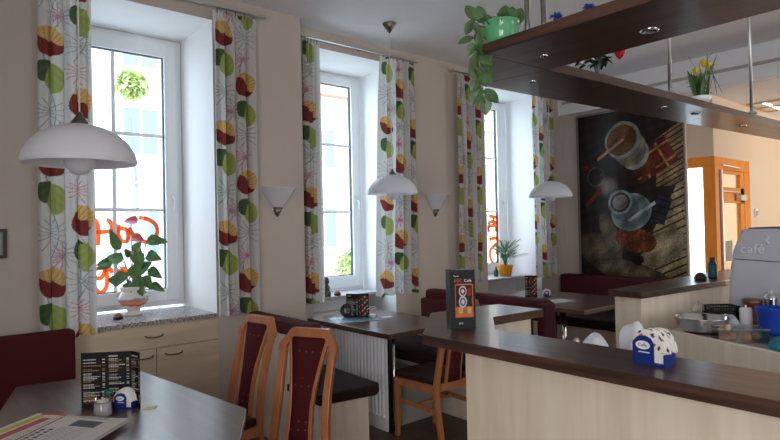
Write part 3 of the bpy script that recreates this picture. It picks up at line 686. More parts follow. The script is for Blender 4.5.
# ---------------------------------------------------------------- chairs
def make_chair():
    t = thing('dining_chair', 'x', 'chair')
    hw0, hw1 = 0.176, 0.165        # half width at the seat / at the shoulders
    def yb(z):  # back curve: S shaped, leaning back above the seat
        s = max(0, (z-0.42)/0.61); return -0.20-0.14*s**1.15+0.012*math.sin(PI*s)-(0.06*((0.42-z)/0.42)**1.5 if z < 0.42 else 0)
    def xb(z):
        s = max(0, min(1, (z-0.42)/0.53)); return hw0-0.012*math.sin(PI*s)*1.0-0.015+(hw1-hw0)*s
    for sgn in (-1, 1):
        bm = B(); zs = [0, 0.14, 0.28, 0.42, 0.52, 0.62, 0.72, 0.82, 0.90, 0.955]
        sweep(bm, [(sgn*xb(z), yb(z), z) for z in zs], (1, 0, 0), (0, 1, 0), [0.017+0.004*(1-abs(z-0.42)) for z in zs], 0.016)
        obj('back_post', bm, BEECH, t, bev=0.004)
        bm = B(); sweep(bm, [(sgn*0.19, 0.20, 0), (sgn*0.19, 0.195, 0.2), (sgn*0.19, 0.19, 0.435)], (1, 0, 0), (0, 1, 0), [0.015, 0.018, 0.021], 0.018)
        obj('leg', bm, BEECH, t, bev=0.004)
        bm = B(); sweep(bm, [(sgn*0.19, 0.19, 0.27), (sgn*0.18, yb(0.27), 0.27)], (0, 0, 1), (1, 0, 0), 0.014, 0.009); obj('stretcher', bm, BEECH, t)
        bm = B(); zs = [0.445, 0.55, 0.65, 0.75, 0.85, 0.93, 0.975]
        sweep(bm, [(sgn*(0.060+0.016*abs((z-0.62)/0.33)**1.0+(0.033*max(0, (z-0.70)/0.27)**1.4)), yb(z)+0.002, z) for z in zs], (1, 0, 0), (0, 1, 0), 0.009, 0.011)
        obj('back_slat', bm, BEECH, t, bev=0.002)
    # chamfered top rail
    bm = B(); yt, ys = yb(1.02), yb(0.95); o_, i_ = [], []
    outer = [(-0.172, 0.915), (-0.172, 0.950), (-0.110, 1.032), (0.110, 1.032), (0.172, 0.950), (0.172, 0.915)]
    inner = [(-0.140, 0.915), (-0.140, 0.925), (-0.095, 0.988), (0.095, 0.988), (0.140, 0.925), (0.140, 0.915)]
    for q in (0.018, -0.018):
        o_.append([bm.verts.new((x, yb(z)+q, z)) for x, z in outer]); i_.append([bm.verts.new((x, yb(z)+q, z)) for x, z in inner])
    for k in range(5):
        bm.faces.new((o_[0][k], o_[0][k+1], i_[0][k+1], i_[0][k])); bm.faces.new((o_[1][k], i_[1][k], i_[1][k+1], o_[1][k+1]))
        bm.faces.new((o_[0][k], o_[1][k], o_[1][k+1], o_[0][k+1])); bm.faces.new((i_[0][k], i_[0][k+1], i_[1][k+1], i_[1][k]))
    for k in (0, 5): bm.faces.new((o_[0][k], i_[0][k], i_[1][k], o_[1][k]))
    obj('top_rail', bm, BEECH, t, bev=0.004)
    # upholstered splat, wide at the top
    bm = B(); zs = [0.45, 0.52, 0.60, 0.68, 0.76, 0.84, 0.90, 0.95, 0.983]; F_, K_ = [], []
    for z in zs:
        h = 0.053+0.014*abs((z-0.62)/0.33)+0.033*max(0, (z-0.70)/0.27)**1.4
        if z > 0.97: h -= 0.004
        F_.append([bm.verts.new((s*h, yb(z)+0.016-0.005*abs(s), z)) for s in (-1, -0.5, 0, 0.5, 1)])
        K_.append([bm.verts.new((s*h, yb(z)-0.016+0.005*abs(s), z)) for s in (-1, -0.5, 0, 0.5, 1)])
    for a, b, c, d_ in zip(F_, F_[1:], K_, K_[1:]):
        for k in range(4): bm.faces.new((a[k], a[k+1], b[k+1], b[k])); bm.faces.new((c[k], d_[k], d_[k+1], c[k+1]))
        bm.faces.new((a[0], b[0], d_[0], c[0])); bm.faces.new((a[4], c[4], d_[4], b[4]))
    for a, c in ((F_[0], K_[0]), (F_[-1], K_[-1])):
        for k in range(4): bm.faces.new((a[k], a[k+1], c[k+1], c[k]))
    obj('back_cushion', bm, REDFAB, t, smooth=True)
    bm = B(); prism(bm, [(-0.165, -0.185), (0.165, -0.185), (0.205, 0.21), (0.18, 0.235), (-0.18, 0.235), (-0.205, 0.21)], 0.44, 0.485)
    obj('seat', bm, SEATDARK, t, bev=0.014)
    bm = B()
    sweep(bm, [(-0.19, 0.195, 0.412), (0.19, 0.195, 0.412)], (0, 0, 1), (0, 1, 0), 0.026, 0.010)
    for s in (-1, 1): sweep(bm, [(s*0.19, 0.195, 0.412), (s*0.17, -0.19, 0.412)], (0, 0, 1), (1, 0, 0), 0.026, 0.010)
    sweep(bm, [(-0.17, -0.195, 0.420), (0.17, -0.195, 0.420)], (0, 0, 1), (0, 1, 0), 0.026, 0.010)
    obj('seat_frame', bm, BEECH, t)
    bm = B(); sweep(bm, [(-0.185, 0.0, 0.27), (0.185, 0.0, 0.27)], (0, 0, 1), (0, 1, 0), 0.011, 0.008); obj('stretcher', bm, BEECH, t)
    return t
chair = make_chair()
def place(o, x, y, ang, label):
    # ang: direction the chair faces, degrees from +x
    o.location = (x, y, 0); o.rotation_euler = (0, 0, math.radians(ang-90)); o['label'] = label; o['group'] = 'beech cafe chairs'
place(chair, 1.30, 3.12, 188, 'beech chair with red back at the newspaper table, beside the cabinet')
c2 = copy_tree(chair); place(c2, 1.305, 2.41, 206, 'beech chair with red back at the newspaper table, nearest the bar')
c3 = copy_tree(chair); place(c3, 2.96, 3.03, 88, 'beech chair with dark seat tucked between middle table and bar end')

# ---------------------------------------------------------------- bar counter
t = thing('bar_counter', 'front bar counter with dark worktop and pale wood panel', 'counter', (1.64, -1.5, 0))
def loc(pts): return [(x-1.64, y+1.5) for x, y in pts]
CNT = [(1.64, -1.5), (1.64, 1.74), (2.08, 2.14), (2.40, 2.13), (2.575, 2.09), (2.575, 1.79), (2.19, 1.815), (1.945, 1.60), (1.945, -1.5)]
bm = B(); prism(bm, loc(CNT), 1.058, 1.10); obj('worktop', bm, DARKY, t, bev=0.003)
bm = B(); prism(bm, loc([(1.715, -1.48), (1.715, 1.568), (1.75, 1.568), (1.75, -1.48)]), 0, 1.058); obj('front_panel', bm, BIRCHZ, t)
bm = B(); prism(bm, loc([(2.19, 1.86), (2.19, 1.93), (2.53, 1.92), (2.53, 1.84)]), 0, 1.058); prism(bm, loc([(1.75, 1.50), (1.75, 1.565), (1.93, 1.565), (1.93, 1.50)]), 0, 1.058); obj('side_panel', bm, BIRCHZ, t)
obj('inner_worktop', bx(0.12, 0.82, 0.05, 3.02, 0.885, 0.925), STEEL, t)
obj('inner_cabinet', bx(0.12, 0.78, 0.06, 3.00, 0, 0.885), BIRCHZ, t)

t = thing('back_counter', 'rear bar counter with dark worktop pointing at the hall door', 'counter', (3.59, 1.62, 0))
bm = B(); prism(bm, [(0, 0.13), (0.02, 0.37), (2.2, 0.38), (2.2, 0.0), (1.1, 0.02)], 1.058, 1.10); obj('worktop', bm, DARKX, t, bev=0.003)
bm = B(); prism(bm, [(0.03, 0.15), (0.05, 0.34), (2.15, 0.34), (2.15, 0.03), (1.1, 0.045)], 0, 1.058); obj('panel', bm, BIRCHZ, t)

t = thing('work_counter', 'low pale wood work counter between the bars holding kitchen things', 'counter', (3.0, 0.0, 0))
bm = B(); prism(bm, [(-0.15, 0.0), (0.49, 1.60), (0.53, 1.60), (-0.11, 0.0)], 0, 0.90); obj('front_panel', bm, BIRCHZ, t)
bm = B(); prism(bm, [(-0.10, 0.0), (0.54, 1.60), (2.4, 1.60), (2.4, 0.7), (1.0, 0.0)], 0.835, 0.87); obj('worktop', bm, STEEL, t)
bm = B(); prism(bm, [(-0.08, 0.02), (0.55, 1.58), (2.36, 1.58), (2.36, 0.72), (0.98, 0.02)], 0, 0.835); obj('cabinet_body', bm, BIRCHZ, t)

# ---------------------------------------------------------------- hanging shelf
t = thing('hanging_shelf', 'dark angled shelf hung from the ceiling over the bar', 'shelf', (1.67, -1.5, 2.2))
sl = lambda pts: [(x-1.67, y+1.5) for x, y in pts]
bm = B(); prism(bm, sl([(1.67, -1.5), (1.67, 1.40), (2.06, 1.38), (2.06, -1.5)]), 0, 0.04)
prism(bm, sl([(1.67, 1.401), (2.0, 1.72), (2.061, 1.381)]), 0, 0.04)
obj('front_board', bm, DARKY, t, bev=0.002)
bm = B(); prism(bm, sl([(2.0005, 1.721), (2.0615, 1.381), (2.45, 1.35), (5.6, 1.21), (5.6, 1.46), (2.45, 1.70)]), 0, 0.04)
obj('side_board', bm, DARKX, t, bev=0.002)
for (x, y) in ((1.736, 1.245), (1.75, 1.185), (1.98, -0.6), (3.155, 1.35), (4.19, 1.28), (5.2, 1.25)):
    bm = B(); tube(bm, [(x-1.67, y+1.5, 0.04), (x-1.67, y+1.5, ZC-2.2)], 0.010, 10); lathe(bm, [(0.03, 0), (0.03, 0.008), (0.012, 0.02), (0, 0.021)], 16, Matrix.Translation((x-1.67, y+1.5, 0.04)))
    obj('hanging_rod', bm, STEEL, t, smooth=True)
SPOTS = ((1.87, 1.27, .5), (2.16, 1.53, .5), (1.92, 0.885, 1), (1.87, 0.2, 1), (3.26, 1.43, .5), (3.61, 1.40, 1), (4.37, 1.40, 1))
def downlight(x, y, q):
    bm = B(); lathe(bm, [(0.030*q, 0.002), (0.032*q, -0.003), (0.022*q, -0.007), (0.020*q, -0.001), (0, -0.001)], 20, Matrix.Translation((x-1.67, y+1.5, 0)))
    obj('spotlight', bm, CHROME, t, smooth=True)
for p in SPOTS: downlight(*p)

# vine in a green pot
t = thing('potted_vine', 'green pot with trailing variegated vine on the hanging shelf corner', 'plant', (1.748, 1.372, 2.241))
bm = B(); lathe(bm, [(0, 0), (0.052, 0), (0.062, 0.02), (0.066, 0.05), (0.064, 0.075), (0.069, 0.083), (0.071, 0.088), (0.064, 0.088), (0.058, 0.075), (0, 0.07)], 32); pot = obj('pot', bm, mat('green_ceramic', (98, 178, 128), 0.2, coat=0.3), t, smooth=True)
VG = mat('variegated_leaf', (74, 104, 62), 0.4, var=0.55, scale=25)
bm = B(); rn = random.Random(5)
lf = lambda b, p, d, L, w, dr=0.3: leaf(b, p, d, L, w, dr, 5)
CU = (Vector((-0.647, -0.763, 0))*0.9+Vector((0, 0, 0.45))).normalized()
lc = lambda b, p, d, L, w, dr=0.15: leaf(b, p, d, L, w, dr, 6, CU)
for k in range(9):
    a = rn.uniform(0, 2*PI); lc(bm, (0.04*math.cos(a), 0.04*math.sin(a), 0.07), (math.cos(a), math.sin(a), rn.uniform(0.5, 1.4)), rn.uniform(0.05, 0.075), 0.04, 0.0)
LD = Vector((-0.763, 0.646, 0)); NB = -Vector((0.647, 0.763, 0))
lf(bm, Vector((0, 0, 0.115))+LD*0.0, LD*1.0+Vector((0, 0, -0.1)), 0.16, 0.012, 0.1)
pts = []
p = LD*0.07+Vector((0, 0, 0.10))
tube(bm, [Vector((0, 0, 0.08)), LD*0.05+Vector((0, 0, 0.10)), LD*0.09+Vector((0, 0, 0.03)), LD*0.095+Vector((0, 0, -0.06)), LD*0.09+Vector((0, 0, -0.15)), LD*0.07+Vector((0, 0, -0.22))], 0.003, 6)
for k in range(22):
    z = 0.11-k*0.011; s = 1 if k % 2 else -1
    base = LD*(0.092+rn.uniform(-0.02, 0.02))+NB*rn.uniform(0, 0.02)+Vector((0, 0, z))
    lc(bm, base, LD*(s*rn.uniform(0.2, 0.7))+Vector((0, 0, rn.uniform(-1.2, -0.1))), rn.uniform(0.045, 0.065), rn.uniform(0.030, 0.042), 0.1)
for (a, z, dx, dz) in ((-0.03, 0.085, -.2, 1.), (-0.055, 0.08, -.3, .9), (-0.01, 0.09, -.1, 1), (0.075, -0.17, -.5, -.4), (0.075, -0.19, -.1, -1), (0.085, -0.16, .3, -.5), (0.07, -0.15, -.3, .8), (0.10, 0.10, .5, .9), (0.08, 0.09, .1, 1.)):
    lc(bm, LD*a+Vector((0, 0, z)), LD*dx+Vector((0, 0, dz)), 0.075, 0.052, 0.1)
obj('foliage', bm, VG, t)
# blue flowers
def blue(x, y, label, h):
    t = thing('blue_flower', label, 'flower', (x, y, 2.24), 0, 'blue artificial flowers')
    bm = B(); rn = random.Random(int(x*1000)); tube(bm, [(0, 0, 0.01), (0.004, 0, h)], 0.0025, 6); obj('stem', bm, LEAF, t)
    bm = B(); lathe(bm, [(0, 0), (0.012, 0), (0.014, 0.008), (0.010, 0.012), (0, 0.012)], 16); obj('vase', bm, PVC, t, smooth=True)
    bm = B()
    for k in range(40):
        a = rn.uniform(0, 2*PI); e = rn.uniform(-0.2, 1.0); lf(bm, (0.004, 0, h), (math.cos(a), math.sin(a), e), 0.026, 0.010, 0.2)
    obj('petals', bm, mat('cornflower_blue', (62, 88, 190), 0.6), t)
blue(1.732, 1.125, 'blue flower on the hanging shelf beside the two steel rods', 0.036)
blue(1.80, 1.135, 'lower paler blue flower just right of the one by the rods', 0.034)
blue(1.75, 1.01, 'single blue flower farthest from the vine pot on the shelf', 0.034)
# red rose in slim vase
t = thing('flower_vase', 'slim glass vase with a red rose and dark leaves on the shelf', 'vase', (2.52, 1.415, 2.241))
bm = B(); lathe(bm, [(0, 0), (0.018, 0), (0.010, 0.01), (0.012, 0.04), (0.021, 0.085), (0.018, 0.085), (0.009, 0.04), (0, 0.02)], 20); obj('vase', bm, mat('blue_grey_glass', (120, 145, 155), 0.1, trans=0.6), t, smooth=True)
bm = B(); rn = random.Random(9)
for k in range(40):
    a = rn.uniform(0, 2*PI); q = 0.11*rn.random(); lf(bm, (q*0.76*math.cos(a), q*0.6*math.sin(a), 0.085+rn.uniform(-0.02, 0.025)), (math.cos(a), math.sin(a), rn.uniform(-0.5, 0.7)), 0.05, 0.028, 0.3)
obj('foliage', bm, mat('dark_leaf', (36, 62, 34), 0.5), t)
bm = B(); c = RT*0.11+Vector((0, 0, 0.115))
for k in range(44):
    a = rn.uniform(0, 2*PI); lf(bm, c+Vector((0, 0, -0.02)), (math.cos(a)*rn.uniform(.2, 1), math.sin(a)*rn.uniform(.2, 1), 0.9), 0.042, 0.03, -0.2)
obj('rose_bloom', bm, mat('rose_red', (200, 28, 38), 0.6), t)
# yellow flowers
t = thing('flower_pot', 'small white bowl of yellow tulips with grass on the shelf', 'plant', (3.50, 1.33, 2.241))
bm = B(); lathe(bm, [(0, 0), (0.05, 0), (0.062, 0.025), (0.056, 0.028), (0, 0.02)], 24); obj('bowl', bm, PVC, t, smooth=True)
bm = B(); rn = random.Random(4)
for k in range(9):
    lf(bm, (rn.uniform(-0.02, 0.02), rn.uniform(-0.02, 0.02), 0.02), (rn.uniform(-0.25, 0.25), rn.uniform(-0.25, 0.25), 1), rn.uniform(0.12, 0.18), 0.035, -0.02)
lf(bm, -RT*0.03+Vector((0, 0, 0.02)), -RT*0.25+Vector((0, 0, 1)), 0.17, 0.055, 0)
for k in range(30):
    a = rn.uniform(0, 2*PI); b_ = RT*rn.uniform(0.0, 0.05)+Vector((0, 0, 0.03)); tube(bm, [b_, b_+Vector((math.cos(a)*0.04, math.sin(a)*0.04, rn.uniform(0.03, 0.22))), b_+Vector((math.cos(a)*0.10, math.sin(a)*0.08, rn.uniform(0.02, 0.24)))], 0.0018, 4)
obj('foliage', bm, mat('tulip_leaf', (64, 96, 40), 0.5), t)
bm = B()
for (s, z) in ((-0.02, 0.15), (0.025, 0.20), (0.05, 0.185)):
    for k in range(12):
        a = k*PI/6; lf(bm, RT*s+Vector((0, 0, z)), (math.cos(a)*0.6, math.sin(a)*0.6, 1), 0.045, 0.028, -0.1)
obj('tulip_bloom', bm, mat('tulip_yellow', (226, 200, 60), 0.6), t)

# ---------------------------------------------------------------- menus and cards
PRINT = mat_painted('printed_paper', 0.5, 0, 0.3)
def menu_lines(seed, w, h, ph=0.0):
    def paint(u, v):
        col = np.empty((len(u), 3)); col[:] = (17, 16, 17)
        rn = np.random.RandomState(seed); y = h-0.02
        first = True
        while y > 0.02:
            L = w*(0.3+0.45*rn.rand()); th = 0.0036 if first else 0.0016
            if rn.rand() > 0.12:
                c = (225, 225, 220) if first or rn.rand() > 0.35 else (176, 140, 96)
                m_ = (np.abs(v-y) < th) & (u > w*0.08) & (u < w*0.08+L) & ((np.abs(((u*(260 if not first else 150)) % 1)-0.5) < 0.36))
                col[m_] = c
                m_ = (np.abs(v-y) < th*0.8) & (u > w*0.84) & (u < w*0.95); col[m_ & (not first)] = c
            y -= 0.013 if first else 0.0072; first = False
        m_ = (u < w*0.6) & (u > w*0.1) & (v < 0.05) & (v > 0.02) & (np.sin(u*300)*np.sin(v*420) > 0.2); col[m_] = (170, 110, 60)
        return col
    return paint
def menu(name, label, loc_, panels, h, painters, group=None):
    """panels: list of plan points the folded card runs through"""
    t = thing(name, label, 'menu', loc_, 0, group)
    for i, (a, b) in enumerate(zip(panels, panels[1:])):
        w = math.hypot(b[0]-a[0], b[1]-a[1]); ang = math.atan2(b[1]-a[1], b[0]-a[0])
        canvas('menu_panel', w, h, max(20, int(w/0.0016)), max(40, int(h/0.002)), painters[i](w, h), PRINT, t, loc=(a[0], a[1], 0), rot=(0, 0, ang), thick=0.0012)
    return t
RT2 = Vector((0.763, -0.646, 0)); FD = Vector((0.647, 0.763, 0))
def pl(r, f): v = RT2*r+FD*f; return (v.x, v.y)
menu('menu_card', 'large black folded menu card standing on the newspaper table', (0.70, 2.87, 0.75),
     [(-0.098, 0.066), (0.087, -0.052), (0.104, -0.128)], 0.252, [lambda w, h: menu_lines(11, w/2, h) if False else (lambda u, v: np.where((u < w*0.5)[:, None], menu_lines(11, w*0.5, h)(u, v), menu_lines(5, w*0.46, h)(u-w*0.52, v))), lambda w, h: menu_lines(8, w, h)])
def pic_panel(w, h):
    def paint(u, v):
        col = np.empty((len(u), 3)); col[:] = (30, 27, 26); f = np.random.RandomState(2).rand(len(u))
        m_ = (u > w*.08) & (u < w*.92) & (v > h*.08) & (v < h*.9); k = np.sin(u*170+1)*np.sin(v*130)+np.sin(u*90-v*120)
        col[m_] = (52, 36, 32); col[m_ & (k > .4)] = (120, 66, 46); col[m_ & (k > .95)] = (190, 170, 160); col[m_ & (k < -.8)] = (120, 36, 34)
        return col
    return paint
menu('menu_card', 'black menu card standing on the middle table by the chrome holder', (3.06, 4.08, 0.75),
     [pl(-0.105, 0.03), pl(0.005, 0.0), pl(0.10, 0.02)], 0.215, [lambda w, h: menu_lines(21, w, h), pic_panel])
menu('menu_card', 'small black menu card standing on the far table near the palm window', (5.26, 3.80, 0.75),
     [pl(-0.07, 0.02), pl(-0.02, 0.0), pl(0.065, 0.03)], 0.235, [lambda w, h: menu_lines(31, w, h), pic_panel])
# table tent on the bar
t = thing('table_tent', 'tall black table tent with coffee advert on the bar', 'menu', (1.845, 1.708, 1.10))
GREY = mat('tent_card', (36, 36, 40), 0.3)
def tent(u, v):
    w, h = 0.114, 0.258
    col = np.empty((len(u), 3)); col[:] = (34, 34, 38)
    x = u/w; y = v/h; f = np.random.RandomState(1).rand(len(u))
    fr = (x > .20) & (x < .90) & (y > .20) & (y < .76); col[fr] = (196, 112, 60)
    m_ = (x > .225) & (x < .875) & (y > .245) & (y < .745); col[m_] = (52, 28, 26)
    k = np.sin(x*19)*np.sin(y*21+1); col[m_ & (k > .2) & (x > .6)] = (150, 34, 30); col[m_ & (y < .38)] = (176, 110, 64)
    col[m_ & (y < .38) & (k > .1)] = (214, 160, 100)
    for cx, cy, r in ((.50, .64, .15), (.50, .46, .16)):
        e = ((x-cx)/r)**2+((y-cy)/(r*.62))**2
        col[(e < 1)] = (188, 192, 196); col[(e < .55)] = (120, 40, 34) if cy > .5 else (96, 110, 130); col[e < .15] = (210, 200, 190)
    ln = (x > .25) & (x < .85) & ((np.abs(y-.765) < .006)); col[ln] = (200, 100, 50)
    return col
for a, b in ((pl(-0.048, -0.01), pl(0.064, 0.0)), (pl(-0.048, -0.01), pl(-0.062, 0.02)), (pl(0.064, 0.0), pl(-0.062, 0.02))):
    w = math.hypot(b[0]-a[0], b[1]-a[1]); ang = math.atan2(b[1]-a[1], b[0]-a[0])
    if a == pl(-0.048, -0.01) and b == pl(0.064, 0.0):
        fp = canvas('printed_front', w, 0.258, 90, 190, tent, PRINT, t, loc=(a[0], a[1], 0), rot=(0, 0, ang), thick=0.001)
    else:
        o = obj('card_side', bx(0, w, -0.0006, 0.0006, 0, 0.262), GREY, t, loc=(a[0], a[1], 0), rz=ang)
text('title_lettering', 'EGC', 0.018, mat('orange_ink', (216, 110, 60), 0.5), fp, (0.020, -0.0012, 0.206), (PI/2, 0, 0), 0.0003)
text('title_lettering', 'Café', 0.018, mat('white_ink', (240, 240, 240), 0.5), fp, (0.063, -0.0012, 0.206), (PI/2, 0, 0), 0.0003)
text('top_lettering', 'Pause', 0.010, mat('white_ink', (240, 240, 240), 0.5), fp, (0.018, -0.0012, 0.229), (PI/2, 0, 0), 0.0003)
text('footer_lettering', 'EGC', 0.010, mat('white_ink', (235, 235, 235), 0.5), fp, (0.038, -0.001, 0.022), (PI/2, 0, 0), 0.0003)

# napkin holders
BLUE = mat('blue_plastic', (28, 48, 120), 0.3)
NAP = mat_painted('napkin_paper', 0.9)
def napkin_paint(u, v):
    col = np.empty((len(u), 3)); col[:] = (236, 232, 226)
    k = np.sin(u*190)*np.sin(v*170+u*60); col[k > .62] = (60, 36, 32); col[(np.sin(u*70+2)*np.sin(v*90) > .75)] = (190, 90, 70)
    return col
def napkin_holder(x, y, z, rz, s, label, n, pattern):
    t = thing('napkin_holder', label, 'napkin holder', (x, y, z), rz, None)
    bm = B(); w = 0.052*s; d_ = 0.036*s
    box(bm, -w, w, -d_, d_, 0, 0.010*s); box(bm, -w, w, d_-0.005, d_, 0.01*s, 0.04*s); box(bm, w-0.004, w, -d_, d_-0.005, 0.01*s, 0.04*s); box(bm, -w, -w+0.004, -d_, d_-0.005, 0.01*s, 0.04*s)
    obj('tray', bm, BLUE, t)
    bm = B(); pts = [(-w, 0.008*s), (w*0.35, 0.008*s)]
    pts += [(w*0.35, 0.07*s), (w*0.15, 0.088*s), (-w*0.2, 0.095*s), (-w*0.65, 0.09*s), (-w, 0.072*s)]
    prism(bm, pts, 0, 0.004, Matrix(((1, 0, 0, 0), (0, 0, -1, -d_+0.002), (0, 1, 0, 0), (0, 0, 0, 1)))); fr = obj('front_plate', bm, BLUE, t)
    bm = B(); lathe(bm, [(0, 0), (0.024*s, 0), (0.024*s, 0.0012), (0, 0.0012)], 24, Matrix.Translation((-w*0.32, -d_-0.0022, 0.064*s)) @ Matrix.Rotation(PI/2, 4, 'X') @ Matrix.Diagonal((1, 0.58, 1, 1))); obj('oval_badge', bm, PVC, fr)
    text('badge_lettering', 'Caffe', 0.014*s, BLUE, fr, (-w*0.32, -d_-0.0048, 0.060*s), (PI/2, 0, 0), 0.0003, 'CENTER')
    bm = B(); box(bm, -w*0.6, w*0.1, -d_-0.003, -d_-0.002, 0.040*s, 0.043*s); obj('caption_line', bm, PVC, fr)
    for k in range(n):
        f = k/(n-1); yy = -d_+0.008+(2*d_-0.016)*f; r = 0.058*s
        def fold(U, V, yy=yy, k=k, r=r):
            a = PI*U; rr = r*V
            X = -np.cos(a)*rr*1.0+0.006*(k % 3-1); Z = 0.042*s+np.sin(a)*rr*1.25; Z = np.where(V < 1e9, Z, Z)
            Y = yy+0.003*np.sin(a*3+k)
            return X, Y, Z, U*0.12+k*0.03, V*0.07
        canvas('napkin', 0, 0, 44, 18, napkin_paint if pattern else (lambda u, v: np.tile(np.array([[238, 238, 236]]), (len(u), 1))), NAP, t, fold=fold, thick=0.001)
        o = obj('napkin_base', bx(-0.046*s, 0.046*s, yy-0.0008, yy+0.0008, 0.011*s, 0.043*s), mat('napkin_white', (236, 234, 230), 0.9), t)
napkin_holder(1.805, 0.845, 1.10, math.radians(-92), 0.98, 'blue napkin holder with patterned napkins on the bar', 9, True)
napkin_holder(0.757, 2.795, 0.75, math.radians(-42), 0.78, 'blue napkin holder with white round napkins at the large menu card', 5, False)
napkin_holder(5.40, 3.70, 0.75, math.radians(-42), 0.72, 'small dark blue napkin holder on the far table beside a menu card', 4, False)

# sugar jar / holders on tables
t = thing('sugar_shaker', 'small chrome and glass holder with white sachets before the large menu card', 'shaker', (0.648, 2.752, 0.75))
bm = B(); lathe(bm, [(0, 0), (0.036, 0), (0.038, 0.01), (0.034, 0.055), (0.03, 0.06), (0.032, 0.01), (0, 0.006)], 24); obj('glass_bowl', bm, mat('dull_glass', (190, 190, 188), 0.15, trans=0.3), t, smooth=True)
bm = B()
for k in range(14):
    a = k*0.9; M = Matrix.Translation((0.012*math.cos(a), 0.012*math.sin(a), 0.035)) @ Matrix.Rotation(a, 4, 'Z') @ Matrix.Rotation(0.25*math.sin(k), 4, 'X'); box(bm, -0.012, 0.012, -0.001, 0.001, -0.03, 0.032+0.004*(k % 3), M=M)
obj('sachets', bm, mat('sachet_paper', (228, 224, 214), 0.8), t)
bm = B(); tube(bm, [(-0.03, 0, 0.02), (-0.028, 0, 0.08), (-0.012, 0, 0.105), (0.012, 0, 0.105), (0.028, 0, 0.08), (0.03, 0, 0.02)], 0.003, 8); obj('wire_handle', bm, CHROME, t, smooth=True)
bm = B(); lathe(bm, [(0, 0.085), (0.02, 0.085), (0.02, 0.105), (0, 0.11)], 16, Matrix.Translation((0.024, 0.0, 0))); obj('green_lid', bm, mat('green_cap', (40, 100, 80), 0.4), t, smooth=True)
o = obj('paper_card', bx(-0.03, 0.03, -0.022, 0.022, 0, 0.002), mat('cream_card', (214, 206, 164), 0.7), None, loc=(0.835, 2.71, 0.7505), rz=-0.5); tag(o, 'small cream card lying beside the blue napkin holder on the newspaper table', 'card')

t = thing('chrome_holder', 'small chrome condiment holder right beside the menu card on the middle table', 'holder', (3.16, 4.00, 0.75))
bm = B()
for a in ((-0.03, 0), (0.05, 0)): tube(bm, [(a[0], 0, 0), (a[0], 0, 0.085)], 0.003, 8)
tube(bm, [(-0.06, 0, 0.075), (-0.03, 0, 0.09), (0.05, 0, 0.085), (0.055, 0, 0.06)], 0.006, 8); obj('wire_frame', bm, CHROME, t, smooth=True)
bm = B(); lathe(bm, [(0, 0.001), (0.03, 0.001), (0.032, 0.03), (0.026, 0.03), (0, 0.01)], 16); obj('dish', bm, PVC, t, smooth=True)
o = obj('paper_sheet', bx(-0.05, 0.05, -0.03, 0.03, 0, 0.002), mat('white_sheet', (225, 228, 230), 0.8), None, loc=(3.27, 3.93, 0.7505), rz=-0.3); tag(o, 'small white paper lying beside the chrome condiment holder', 'paper')
t = thing('napkin_dispenser', 'round dark napkin dispenser behind the menu card on the middle table', 'napkin holder', (3.02, 4.18, 0.75), math.radians(-45))
bm = B(); M = Matrix.Translation((0, 0, 0.064)) @ Matrix.Rotation(PI/2, 4, 'X'); lathe(bm, [(0.028, -0.03), (0.062, -0.03), (0.063, 0.03), (0.028, 0.03), (0.028, -0.03)], 32, M); obj('ring_body', bm, mat('dark_blue_grey', (38, 40, 52), 0.3), t, smooth=True)
bm = B(); lathe(bm, [(0, -0.02), (0.028, -0.02), (0.028, 0.02), (0, 0.02)], 24, M); obj('napkins', bm, mat('napkin_lilac', (190, 190, 205), 0.8), t)
o = obj('place_mat', bx(-0.20, 0.20, -0.16, 0.16, 0, 0.002), mat('turquoise_print', (120, 165, 180), 0.4, var=0.5, scale=30), None, loc=(2.98, 4.18, 0.7502), rz=-0.35)
o.location = (2.99, 4.05, 0.7502); tag(o, 'shiny pale blue leaflet under the menu card on the middle table', 'leaflet')
o = obj('paper_sheet', bx(-0.15, 0.15, -0.11, 0.11, 0, 0.002), mat('pale_green_sheet', (176, 196, 190), 0.6), None, loc=(5.15, 3.40, 0.7505), rz=-0.2); tag(o, 'pale green sheet lying on the far table beside the chrome post', 'paper')

# newspapers
def news(kind):
    def paint(v, u):
        col = np.empty((len(u), 3)); col[:] = (214, 210, 202); f = np.random.RandomState(4).rand(len(u))
        if kind == 'a':
            col[(v > .03) & (v < .07) & (u < .37) & (u > .05)] = (196, 190, 60); col[(v > .085) & (v < .13) & (u < .34)] = (190, 84, 84)
            col[(v > .03) & (v < .16) & (u > .378)] = (186, 60, 66); k = (v > .14) & (np.abs((v*90 % 1)-.5) < .25) & (np.sin(u*500) > -.4); col[k] = (110, 110, 112)
        else:
            for c in (.045, .080): col[(np.abs(v-c) < .011) & (u < .22) & (np.sin(u*230) > -.5)] = (70, 72, 82)
            col[(u > .24) & (u < .31) & (v > .12) & (v < .25)] = (92, 96, 104)
            k = (np.abs((v*100 % 1)-.5) < .22) & (np.sin(u*480+v*50) > -.5) & (v > .10) & (u < .23); col[k] = (120, 122, 126)
            col[(np.abs(v-.015) < .006)] = (170, 90, 84); k = (u > .33) & (v > .1) & (np.abs((v*80 % 1)-.5) < .2); col[k] = (130, 130, 134)
        return col
    return paint
def newspaper(x, y, z, rz, w, h, n, kind, label):
    t = thing('newspaper', label, 'newspaper', (x, y, z), rz, None)
    bm = B(); rn = random.Random(n)
    for k in range(n):
        dx, dy = rn.uniform(-.004, .004), rn.uniform(-.004, .004); box(bm, dx, w+dx, dy, h+dy, k*0.0022, k*0.0022+0.0014)
    obj('pages', bm, mat('newsprint', (206, 202, 194), 0.9), t)
    def fold(U, V): return U*w, V*h, n*0.0022+0.004*np.sin(PI*U)**2+0.003*np.sin(U*6), U*w, V*h
    canvas('front_page', 0, 0, 150, 120, news(kind), mat_painted('newsprint_front', 0.8), t, fold=fold)
ang = math.atan2(-0.32, 0.42)
